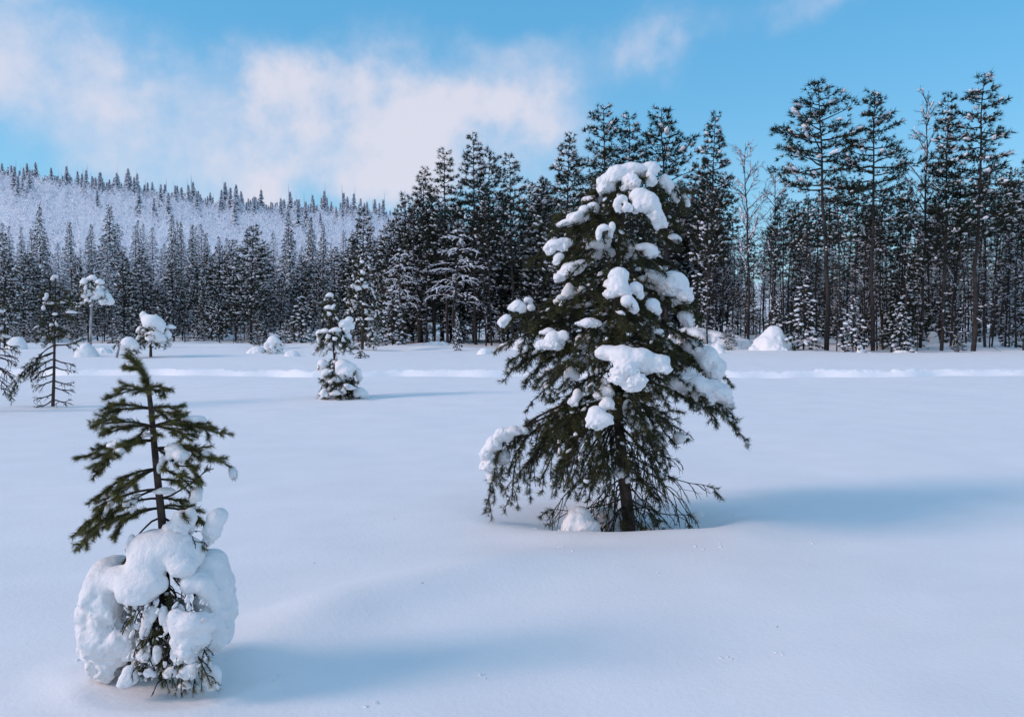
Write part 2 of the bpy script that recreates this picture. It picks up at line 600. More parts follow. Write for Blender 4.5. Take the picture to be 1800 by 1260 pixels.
gx = axis([(-1800, -300, 12), (-300, -60, 30), (-60, -14, 70), (-14, -3.2, 70), (-3.2, 4.2, 190), (4.2, 14, 65), (14, 60, 70), (60, 300, 30), (300, 1800, 12)])
gy = axis([(-300, -20, 8), (-20, 2.2, 22), (2.2, 9, 200), (9, 16, 50), (16, 26, 40), (26, 30, 60), (30, 48, 35), (48, 110, 80), (110, 300, 40), (300, 700, 40), (700, 3500, 15)])
GX, GY = np.meshgrid(gx, gy, indexing='xy')
GY = GY + (track_y(GX) - 28.0) * sstep(16, 25.5, GY) * (1 - sstep(30.5, 48, GY))
GZ = ground(GX, GY)
mb = MB()
ny_, nx_ = GX.shape
ii, jj = np.meshgrid(np.arange(ny_ - 1), np.arange(nx_ - 1), indexing='ij')
a0 = (ii * nx_ + jj).ravel()
mb.add(np.stack([GX, GY, GZ], -1).reshape(-1, 3), np.concatenate([np.stack([a0, a0 + 1, a0 + nx_ + 1], 1), np.stack([a0, a0 + nx_ + 1, a0 + nx_], 1)]))
o = mb.build('snow_field', M['snow_ground'])
o['kind'] = 'structure'


def gz(x, y):
    return float(ground(np.array([x]), np.array([y]))[0])


# lumpy far wall of the track, thrown-up snow
mb = MB()
tx = np.arange(-30, 32, 0.05)
prof = np.linspace(0, 1, 14)
TX, TP = np.meshgrid(tx, prof, indexing='ij')
TYb = track_y(TX) + 0.22 + TP * 0.75
n1 = vnoise(np.stack([TX / 0.30, TP * 4, 0 * TX], -1)) + 0.6 * vnoise(np.stack([TX / 0.10, TP * 9, 0 * TX + 4], -1))
n0 = vnoise(np.stack([TX / 1.6, 0 * TP, 0 * TX + 8], -1))
arch = np.sin(np.pi * np.clip(TP * 1.05, 0, 1)) ** 0.6
TZ = ground(TX, TYb) + 0.004 - 0.03 + arch * (0.115 + 0.010 * n0 + 0.05 * n1)
TYb = TYb + 0.05 * n1 * arch
k2 = TX.shape[1]
ii, jj = np.meshgrid(np.arange(TX.shape[0] - 1), np.arange(k2 - 1), indexing='ij')
a0 = (ii * k2 + jj).ravel()
mb.add(np.stack([TX, TYb, TZ], -1).reshape(-1, 3), np.concatenate([np.stack([a0, a0 + k2, a0 + k2 + 1], 1), np.stack([a0, a0 + k2 + 1, a0 + 1], 1)]))
o = mb.build('ski_track', M['snow_track_lit'])
o['kind'] = 'structure'


# ------------------------------------------------------------------ detailed pines
def bez(a, b, arch, n=9, wob=0.0):
    a, b = np.asarray(a, float), np.asarray(b, float)
    c = a + (b - a) * 0.5 + np.array([0, 0, arch])
    if a[2] - b[2] > 0.42 * np.linalg.norm((b - a)[:2]):                       # weighed down: out first, then drooping
        u_, v_ = rng.uniform(0.48, 0.70), rng.uniform(0.12, 0.42)
        c = np.array([*(a + (b - a) * u_)[:2], a[2] - v_ * (a[2] - b[2]) + arch * 0.45])
    t = np.linspace(0, 1, n)[:, None]
    p = (1 - t) ** 2 * a + 2 * t * (1 - t) * c + t * t * b
    if wob:
        w = rng.normal(size=(n, 3)) * wob
        w[0] = 0
        p = p + np.cumsum(w, 0) * np.sin(np.pi * t * 0.5)
    return p


def branch_obj(root, base, path, r0, P):
    """One branch with its needles and the snow caught on it. P: parameters."""
    wood, ndl, snow = MB(), MB(), MB()
    path = np.asarray(path)
    k = len(path)
    seg = np.linalg.norm(np.diff(path, axis=0), axis=1)
    cum = np.concatenate([[0], np.cumsum(seg)])
    Ln = cum[-1]
    tube(wood, path, np.linspace(r0, max(r0 * 0.25, P['rmin']), k), P.get('sides', 5))
    sp, sdir, sl = [], [], []         # shoots
    at_t = lambda s: np.array([np.interp(s, cum, path[:, i]) for i in range(3)])

    def tan_t(s):
        e = Ln * 0.04
        return unit(at_t(min(s + e, Ln)) - at_t(max(s - e, 0)))
    # needles along the branch's own end
    s = Ln * P['bare']
    step = P['shoot']
    while s < Ln:
        sp.append(at_t(s)); sdir.append(tan_t(s)); sl.append(step)
        s += step
    nt_ = max(2, int(Ln * (1 - P['twig_from']) / P['twig_gap']))
    for i in range(nt_):
        fr = P['twig_from'] + (1 - P['twig_from']) * (i + rng.uniform(0.2, 0.9)) / nt_
        p, t = at_t(fr * Ln), tan_t(fr * Ln)
        side = np.cross(t, [0, 0, 1]) + 1e-6
        side = unit(side) * (1 if i % 2 else -1)
        d = unit(t * rng.uniform(0.55, 1.0) + side * rng.uniform(0.45, 0.95) + np.array([0, 0, rng.uniform(*P['twig_up'])]))
        l = P['twig_len'] * (1.25 - fr) * rng.uniform(0.55, 1.25) + P['shoot']
        l = min(l, Ln * 0.7)
        tip = p + d * l + np.array([0, 0, -P['sag'] * l])
        tp = bez(p, tip, P['sag'] * l * 0.35, 5, l * 0.03)
        tube(wood, tp, np.linspace(max(P['rmin'] * 1.6, r0 * 0.3), P['rmin'], 5), 4)
        if rng.random() < P.get('dead', 0):
            for q in (2, 3):
                d2 = unit(tp[q + 1] - tp[q] + rng.normal(size=3) * l * 0.15)
                e = tp[q] + d2 * l * rng.uniform(0.3, 0.6) + np.array([0, 0, -0.1 * l])
                tube(wood, bez(tp[q], e, 0.05 * l, 4, l * 0.03), [P['rmin'], P['rmin'] * .9, P['rmin'] * .8, P['rmin'] * .7], 3)
            continue
        m = max(1, int(l / P['sub_gap']))
        for j in range(m):
            u = 0.3 + 0.65 * (j + rng.uniform(0, 1)) / m
            q = np.array([np.interp(u * 4, np.arange(5), tp[:, i2]) for i2 in range(3)])
            tt = unit(tp[-1] - tp[0])
            rnd = rng.normal(size=3)
            rnd -= tt * rnd.dot(tt)
            dd = unit(tt * rng.uniform(0.6, 1.0) + unit(rnd) * rng.uniform(0.4, 0.9))
            sp.append(q); sdir.append(dd); sl.append(P['shoot'] * rng.uniform(0.7, 1.3))
        for u in np.arange(0.35, 1.0, P['shoot'] / max(l, 1e-3)):
            q = np.array([np.interp(u * 4, np.arange(5), tp[:, i2]) for i2 in range(3)])
            sp.append(q); sdir.append(unit(tp[-1] - tp[-2] + rng.normal(size=3) * 0.02 * l)); sl.append(P['shoot'])
    sp, sdir, sl = np.array(sp), np.array(sdir), np.array(sl)
    spikes(ndl, sp, sdir, P['n'], P['nlen'], P['nw'], P['ang'], 0, sl)
    # snow caught on the shoots
    keep = rng.random(len(sp)) < P['dust']
    if keep.any():
        pr = P['pad'] * (0.35 + 1.5 * rng.random(keep.sum()) ** 2.2)
        pads(snow, sp[keep] + sdir[keep] * (sl[keep] * 0.5)[:, None] + np.array([0, 0, 1]) * (pr * 0.35)[:, None], pr, sdir[keep], P.get('psub', 1), 0.6, 0.36, 1.25)
    b = wood.build('branch', M['twig'], root, True, base)
    ndl.build('needles', P['mat'], b, False, base)
    if snow.n:
        snow.build('snow_dusting', M['snow'], b, True, base)['kind'] = 'stuff'
    return b


def clump(root, base, blobs, Y, h=None, amp=0.12, k=None, sat=3):
    """blobs: (px, py, rx, ry, depth offset[, depth radius]) in photograph pixels and metres."""
    sc = Y / F
    bl = []
    if len(blobs) == 1 and blobs[0][2] > 4:      # a single lump becomes a short draped pad
        q = list(blobs[0])
        w = rng.choice([-1, 1])
        blobs = [q, [q[0] + w * q[2] * .85, q[1] + q[3] * .35, q[2] * .7, q[3] * .62] + q[4:5], [q[0] - w * q[2] * .7, q[1] + q[3] * .1, q[2] * .6, q[3] * .6] + q[4:5]]
    for q in blobs:
        px, py, rx, ry, dy = q[:5]
        rd = q[5] if len(q) > 5 else rx * sc * 0.85
        c0 = at(px, py, Y + dy)
        bl.append((c0, np.array([rx * sc, rd, ry * sc])))
        if sat:
            r0 = np.array([rx * sc, rd, ry * sc])
            for _ in range(sat):
                a = rng.uniform(0, 6.28)
                v = np.array([math.cos(a), math.sin(a), rng.uniform(-1.0, .2)])
                bl.append((c0 + v * r0 * rng.uniform(.6, .85), r0 * rng.uniform(.34, .58) * rng.uniform(.8, 1.2, 3)))
    mb = MB()
    rm = min(min(q[2], q[3]) for q in blobs) * sc
    snow_body(mb, bl, h or max(rm / 5.5, 0.0055), k or rm * 0.7, amp)
    return mb.build('snow_clump', M['snow'], root, True, base)


def trunk_obj(root, base, pts, Y, r0, r1, m='bark', sides=9):
    P = np.array([at(px, py, Y + dy) for px, py, dy in pts])
    t = np.linspace(0, len(P) - 1, len(P) * 4)
    Q = np.stack([np.interp(t, np.arange(len(P)), P[:, i]) for i in range(3)], 1)
    for _ in range(2):
        Q[1:-1] = (Q[:-2] + Q[1:-1] * 2 + Q[2:]) / 4
    mb = MB()
    tube(mb, Q, np.linspace(r0, r1, len(Q)), sides)
    mb.build('trunk', M[m], root, True, base)
    return Q


def trunk_at(Q, py, Y):
    z = at(900, py, Y)[2]
    i = int(np.argmin(np.abs(Q[:, 2] - z)))
    return Q[i]


# ---- the near young pine ------------------------------------------------------
YN = 3.78
nb = at(285, 1200, YN)
nb[2] = gz(nb[0], nb[1])
near = empty('young_pine', nb)
tag(near, 'small young pine with a leaning tip, its lower half buried in a bulging snow skirt', 'tree')
Q = trunk_obj(near, nb, [(287, 1215, 0), (288, 1080, 0), (287, 930, 0), (279, 860, 0), (271, 780, 0), (267, 730, 0), (262, 690, 0), (256, 662, 0), (243, 642, 0), (227, 628, 0)], YN, 0.024, 0.004)
PN = dict(bare=0.2, shoot=0.030, twig_from=0.22, twig_gap=0.046, twig_len=0.095, twig_up=(-0.15, 0.25), sag=0.10, sub_gap=0.07, n=80, nlen=0.028, nw=0.0021, ang=48,
          mat=M['needle'], dust=0.02, pad=0.014, rmin=0.0022, psub=1)
# leading shoot
lead = Q[Q[:, 2] > at(0, 705, YN)[2]]
branch_obj(near, nb, lead, 0.006, dict(PN, bare=0.0, n=110, nlen=0.038, twig_len=0.0, twig_gap=10, shoot=0.016))
branch_obj(near, nb, [at(254, 660, YN), at(246, 651, YN), at(233, 647, YN - .01), at(226, 646, YN - .01)], 0.004, dict(PN, bare=0.05, n=60, twig_gap=10, shoot=0.016))
NB = [  # start py, tip px, tip py, depth offset, arch px, overrides
    (686, 203, 692, -.03, 5, {}), (684, 292, 684, -.02, 6, {}), (685, 262, 697, -.10, 3, {}), (688, 240, 690, .09, 3, {}),
    (716, 190, 714, .04, 4, {}), (718, 180, 733, -.05, 6, {}), (716, 321, 726, -.04, 8, {}), (718, 285, 730, .12, 6, {}), (722, 300, 742, -.13, 6, {}),
    (746, 163, 746, -.03, 10, {}), (747, 184, 763, .08, 8, {}), (746, 371, 750, .02, 16, {}), (748, 382, 764, -.04, 14, {}), (750, 330, 772, -.15, 8, {}), (752, 235, 775, -.16, 8, {}),
    (768, 143, 807, -.03, 16, {}), (766, 160, 818, .10, 10, {}), (770, 168, 834, -.10, 14, {}), (772, 205, 800, -.18, 10, {}), (790, 404, 818, .03, 18, {}), (788, 370, 805, -.08, 12, {}), (785, 330, 830, -.16, 10, {}), (790, 345, 842, .10, 10, {}),
    (826, 166, 876, -.03, 10, {}), (828, 200, 868, -.14, 8, {}), (832, 178, 895, .10, 8, {}), (830, 330, 850, -.10, 10, {}), (835, 320, 862, .08, 10, {}),
    (858, 140, 930, -.05, 24, dict(twig_len=.17)), (862, 137, 962, .02, 34, dict(twig_len=.15)), (870, 165, 925, -.14, 22, {}), (888, 200, 938, -.08, 14, {}), (885, 185, 930, .12, 14, {}), (868, 335, 898, .08, 12, {}), (890, 345, 905, -.06, 16, {}), (894, 368, 935, .02, 26, dict(bare=.6)),
]
for sy, tx_, ty_, dy, ar, ov in NB:
    a = trunk_at(Q, sy, YN)
    b = at(270 + (tx_ - 270) * .96, ty_ - 2, YN + dy)
    branch_obj(near, nb, bez(a, b, ar / 370 * 1.3, 9, 0.003), 0.0065, dict(PN, **ov))
# bare branch with buds
for sy, tx_, ty_, dy in ((872, 363, 838, -.03), (905, 330, 960, -.05), (915, 215, 985, -.05), (912, 350, 965, -.1)):
    a = trunk_at(Q, sy, YN)
    branch_obj(near, nb, bez(a, at(tx_, ty_, YN + dy), 0.05 if ty_ > 900 else -0.03, 9, 0.004), 0.006, dict(PN, bare=0.97, dead=1, twig_len=.08, twig_from=.4))
# hanging branches inside the skirt
for i in range(46):
    sy = rng.uniform(960, 1110)
    a = trunk_at(Q, sy, YN)
    tx_ = 290 + rng.normal() * 40
    b = at(np.clip(tx_, 232, 372), min(sy + rng.uniform(70, 150), 1207), YN - rng.uniform(-0.10, 0.28))
    branch_obj(near, nb, bez(a, b, 0.07, 8, 0.008), 0.005, dict(PN, bare=0.6 + .38 * rng.random(), dead=.75, n=30, dust=.2, pad=0.012, sag=.7, twig_len=.07, twig_gap=.05))
CL = [
    [(262, 968, 36, 32, -.10), (300, 965, 38, 30, -.10), (332, 972, 28, 28, -.08), (288, 952, 40, 22, -.02), (322, 995, 24, 18, -.15), (255, 995, 30, 22, -.15), (300, 980, 40, 28, .08),
     (212, 1018, 32, 22, -.13), (240, 1024, 34, 24, -.18), (268, 1028, 26, 20, -.20), (228, 1044, 20, 16, -.22), (250, 1046, 14, 14, -.22), (205, 1003, 34, 22, .02),
     (192, 1010, 30, 28, -.02, .16), (184, 1045, 28, 40, -.02, .17), (174, 1095, 27, 46, 0, .17), (192, 1100, 30, 62, -.02, .16), (202, 1050, 32, 40, -.04, .16), (180, 1145, 24, 40, 0, .14), (194, 1178, 20, 18, -.03, .10), (203, 1085, 18, 26, -.08), (214, 1120, 24, 26, -.12), (205, 1148, 20, 20, -.10), (228, 1150, 14, 12, -.14)],
    [(368, 1000, 28, 34, .05, .16), (380, 1040, 26, 42, .04, .17), (382, 1085, 25, 42, .03, .16), (378, 1115, 20, 22, .02, .12), (352, 990, 24, 26, .10),
     (350, 1018, 24, 13, -.12), (330, 1030, 12, 19, -.16), (362, 1036, 14, 16, -.15), (372, 1055, 14, 16, -.12)],
    [(310, 1086, 16, 17, -.22), (335, 1094, 24, 17, -.23), (358, 1092, 15, 16, -.19), (322, 1120, 20, 26, -.22), (345, 1122, 19, 22, -.20), (314, 1148, 14, 16, -.20), (337, 1150, 13, 13, -.20)],
    [(258, 1092, 9, 20, -.20), (254, 1112, 7, 12, -.2)], [(276, 1148, 8, 15, -.2), (271, 1162, 6, 9, -.2)], [(288, 1080, 8, 16, -.21), (292, 1098, 6, 12, -.21)],
    [(252, 1150, 9, 12, -.2)], [(268, 1075, 10, 11, -.19)], [(300, 1180, 9, 9, -.21)], [(262, 1182, 8, 8, -.22)], [(356, 1150, 8, 12, -.18)],
    [(227, 1184, 12, 15, -.22), (222, 1195, 14, 10, -.22)],
    [(371, 1184, 16, 17, -.16), (378, 1192, 12, 14, -.16)],
    [(328, 1180, 13, 12, -.22), (340, 1172, 10, 9, -.22)],
    [(326, 1202, 8, 8, -.20)],
    [(380, 912, 17, 17, -.02), (374, 932, 16, 18, -.02), (368, 947, 9, 10, -.02), (388, 905, 11, 13, 0)],
    [(345, 867, 9, 12, -.02), (339, 878, 6, 7, -.02), (350, 860, 6, 8, 0)],
    [(308, 789, 14, 9, -.10), (318, 800, 14, 11, -.11), (302, 798, 11, 9, -.10), (288, 808, 8, 7, -.08), (280, 822, 5, 10, -.07), (305, 783, 7, 6, -.1), (308, 817, 4, 9, -.11)],
    [(343, 735, 18, 5, -.01), (335, 736, 12, 5, 0), (352, 737, 10, 4, -.01)],
    [(200, 782, 12, 5, -.12), (208, 776, 8, 5, -.12)], [(202, 795, 4, 9, -.14), (208, 789, 5, 4, -.14)],
    [(194, 882, 6, 6, -.10), (188, 893, 4, 8, -.10), (183, 905, 4, 7, -.1)],
    [(236, 886, 4, 9, -.08), (232, 897, 3, 6, -.08)], [(290, 862, 14, 6, -.04)], [(258, 764, 7, 4, -.04)], [(226, 739, 8, 4, 0)],
    [(318, 912, 16, 16, -.06), (335, 905, 10, 14, -.06), (308, 926, 20, 12, -.06), (326, 925, 16, 14, -.05)],
    [(232, 950, 7, 12, -.1), (226, 960, 5, 9, -.1)],
    [(255, 1100, 12, 20, .1), (290, 1090, 30, 40, .16), (270, 1150, 25, 30, .18)],
]
for c in CL:
    clump(near, nb, c, YN, 0.008 if len(c) > 8 else 0.0055, 0.17 if len(c) > 6 else .22, 0.045 if len(c) > 8 else None, 0 if len(c) > 8 else 2)
# small frosted scraps in the opening of the skirt
mb = MB()
n = 420
pp = np.array([at(rng.uniform(222, 372), rng.uniform(1050, 1195), YN - rng.uniform(0.0, 0.26)) for _ in range(n)])
pads(mb, pp, 0.003 + 0.010 * rng.random(n) ** 2, rng.normal(size=(n, 3)) * [.4, .4, 1], 1, .75, .4, 1.5)
mb.build('snow_dusting', M['snow'], near, True, nb)['kind'] = 'stuff'

# ---- the big snow-laden pine ---------------------------------------------------
YB = 6.95
bb = at(1106, 932, YB)
bb[2] = gz(bb[0], bb[1])
big = empty('snowy_pine', bb)
tag(big, 'bushy dark green pine with heavy white snow pads, standing alone in its snow hollow', 'tree')
Q = trunk_obj(big, bb, [(1107, 950, 0), (1104, 900, 0), (1095, 830, 0), (1088, 750, 0), (1084, 680, 0), (1082, 600, 0), (1083, 520, 0), (1087, 440, 0), (1097, 370, 0), (1108, 315, 0)], YB, 0.062, 0.010)
EN_Y = np.array([290, 320, 350, 400, 450, 500, 550, 600, 650, 680, 720, 760, 800, 900.])
EN_L = np.array([40, 50, 62, 118, 145, 155, 185, 208, 180, 150, 130, 130, 150, 150.])
EN_R = np.array([45, 75, 95, 105, 108, 122, 135, 155, 178, 192, 200, 150, 110, 100.])
PB = dict(bare=0.35, shoot=0.052, twig_from=0.18, twig_gap=0.072, twig_len=0.27, twig_up=(-0.35, 0.25), sag=0.26, sub_gap=0.050, n=34, nlen=0.046, nw=0.0044, ang=52,
          mat=M['needle_main'], dust=0.17, pad=0.0135, rmin=0.0026, psub=1)
ga = 0.0
for i in range(54):
    ga += 2.399963 + rng.normal() * 0.25
    sy = 318 + (710 - 318) * (i / 53) ** 0.95 + rng.normal() * 5
    ty_ = sy + np.interp(sy, [310, 400, 550, 700], [22, 34, 52, 62]) * rng.uniform(0.5, 1.4)
    ca, sa = math.cos(ga), math.sin(ga)
    e = np.interp(ty_, EN_Y, EN_R if ca > 0 else EN_L)
    d = 0.5 * (np.interp(ty_, EN_Y, EN_R) + np.interp(ty_, EN_Y, EN_L))
    k = rng.uniform(0.72, 1.0)
    a = trunk_at(Q, sy, YB)
    b = at(1085 + e * ca * k, ty_, YB + d * sa * k * YB / F)
    bp = bez(a, b, 0.10 + 0.05 * rng.random(), 9, 0.008)
    branch_obj(big, bb, bp, 0.013, PB)
    if rng.random() < .62:
        f0 = rng.uniform(.35, .62)
        f1 = min(f0 + rng.uniform(.15, .38), .98)
        w0 = rng.uniform(.022, .055)
        bl = []
        for f in np.linspace(f0, f1, 5):
            q = np.array([np.interp(f * 8, np.arange(9), bp[:, i2]) for i2 in range(3)])
            w = w0 * rng.uniform(.6, 1.25)
            bl.append((q + rng.normal(size=3) * [.4, .4, .1] * w0 + [0, 0, w * .55 + .01], np.array([w * rng.uniform(.9, 1.5), w * rng.uniform(.9, 1.5), w * rng.uniform(.55, .8)])))
        mbp = MB()
        snow_body(mbp, bl, .0125, w0 * .7, .26)
        mbp.build('snow_clump', M['snow'], big, True, bb)
BB = [  # start py, tip px, tip py, depth, arch, overrides
    (560, 876, 604, -.1, .16, {}), (585, 902, 672, -.12, .22, {}), (600, 925, 668, .1, .2, {}), (615, 940, 692, -.25, .22, {}), (520, 893, 560, .1, .16, {}), (430, 937, 470, -.1, .12, {}), (380, 963, 402, 0, .1, {}), (395, 985, 380, -.1, .06, {}),
    (360, 1005, 392, .05, .08, {}), (330, 1033, 352, -.05, .06, {}), (335, 1196, 392, .02, .1, {}), (318, 1205, 352, .05, .14, dict(bare=.2)), (305, 1155, 330, -.05, .1, dict(bare=.1)), (303, 1060, 332, -.05, .1, dict(bare=.1)), (308, 1110, 330, -.2, .1, dict(bare=.1)),
    (600, 1295, 762, .02, .40, dict(bare=.55)), (610, 1280, 735, -.15, .32, dict(bare=.4)), (590, 1268, 660, .15, .22, dict(bare=.6)), (640, 1252, 742, -.2, .24, {}), (560, 1238, 606, 0, .16, {}), (640, 1235, 700, .2, .2, {}), (480, 1222, 560, -.05, .2, {}),
    (700, 945, 845, -.3, .34, dict(twig_len=.24, sag=.4)), (700, 925, 815, .25, .34, dict(sag=.4)), (720, 985, 850, -.25, .3, dict(sag=.5, dead=.3)), (730, 1010, 840, -.45, .25, dict(sag=.5, dead=.3)), (720, 960, 800, .4, .2, dict(dead=.3)),
    (700, 1000, 850, -.5, .25, dict(sag=.8)), (710, 1040, 830, -.55, .2, dict(sag=.8)), (720, 975, 830, .1, .25, dict(sag=.8)), (735, 1050, 860, -.35, .2, dict(dead=.3, sag=.8)), (745, 1150, 860, -.4, .2, dict(dead=.4, sag=.8)),
    (715, 985, 760, -.5, .2, {}), (690, 1040, 740, -.65, .2, {}), (680, 1130, 730, -.6, .2, {}), (700, 1180, 760, -.3, .2, dict(dead=.3)), (725, 1205, 772, .05, .12, dict(bare=.6, dead=.4)),
    (640, 1040, 690, -.75, .2, {}), (600, 1100, 655, -.75, .2, {}), (560, 1060, 600, -.7, .2, {}), (500, 1120, 550, -.6, .2, {}), (640, 1150, 700, -.7, .2, {}),
]
for sy, tx_, ty_, dy, ar, ov in BB:
    a = trunk_at(Q, sy, YB)
    branch_obj(big, bb, bez(a, at(tx_, ty_, YB + dy), ar, 10, 0.009), 0.014, dict(PB, **ov))
for pts, dy, ov in (([(1088, 685), (1040, 697), (990, 718), (935, 745), (893, 762), (872, 795), (864, 840), (859, 885)], -.12, dict(bare=.5, twig_len=.2, twig_from=.35, sag=.5)),
                    ([(1088, 700), (1030, 712), (975, 735), (925, 762), (907, 800), (902, 840), (900, 878)], -.2, dict(bare=.35, twig_len=.22, sag=.6)),
                    ([(1088, 692), (1020, 700), (960, 722), (910, 755), (885, 800), (878, 850)], .05, dict(bare=.35, twig_len=.22, sag=.5)),
                    ([(1088, 705), (1020, 725), (965, 755), (938, 800), (930, 850)], -.1, dict(bare=.3, twig_len=.22, sag=.6))):
    pp = np.array([at(px, py, YB + dy * i / (len(pts) - 1)) for i, (px, py) in enumerate(pts)])
    t_ = np.linspace(0, len(pp) - 1, 14)
    pp = np.stack([np.interp(t_, np.arange(len(pp)), pp[:, i]) for i in range(3)], 1)
    pp[1:-1] = (pp[:-2] + pp[1:-1] + pp[2:]) / 3
    branch_obj(big, bb, pp, 0.013, dict(PB, **ov))
PD = dict(PB, bare=0.93, dead=0.72, twig_len=.24, twig_gap=.075, twig_from=.3, sag=.55, dust=.05, pad=.016, n=30, twig_up=(-.5, .3))
for i in range(40):
    sy = rng.uniform(705, 905)
    a = trunk_at(Q, sy, YB)
    g = rng.uniform(0, 2 * np.pi)
    rr = rng.uniform(35, 92) * (1.15 if math.cos(g) > 0 else 0.95)
    ty_ = min(sy + rng.uniform(10, 130), 938)
    b = at(1098 + rr * math.cos(g), ty_, YB + rr * math.sin(g) * YB / F * 0.9)
    branch_obj(big, bb, bez(a, b, rng.uniform(-0.08, 0.25), 9, 0.02), 0.009, dict(PD, dead=rng.choice([.25, .6, 1.0]), bare=rng.choice([.5, .8, .97])))
for sy, tx_, ty_, dy, ar in ((790, 1240, 850, -.1, -.12), (800, 1225, 900, -.2, .2), (840, 1216, 930, -.15, .2), (770, 1190, 815, -.1, -.1), (870, 955, 890, -.1, -.12), (850, 1040, 905, -.2, .1), (880, 1215, 905, .1, -.1), (820, 975, 905, -.15, .22)):
    a = trunk_at(Q, sy, YB)
    branch_obj(big, bb, bez(a, at(tx_, ty_, YB + dy), ar, 9, 0.01), 0.008, dict(PD, dead=.85))
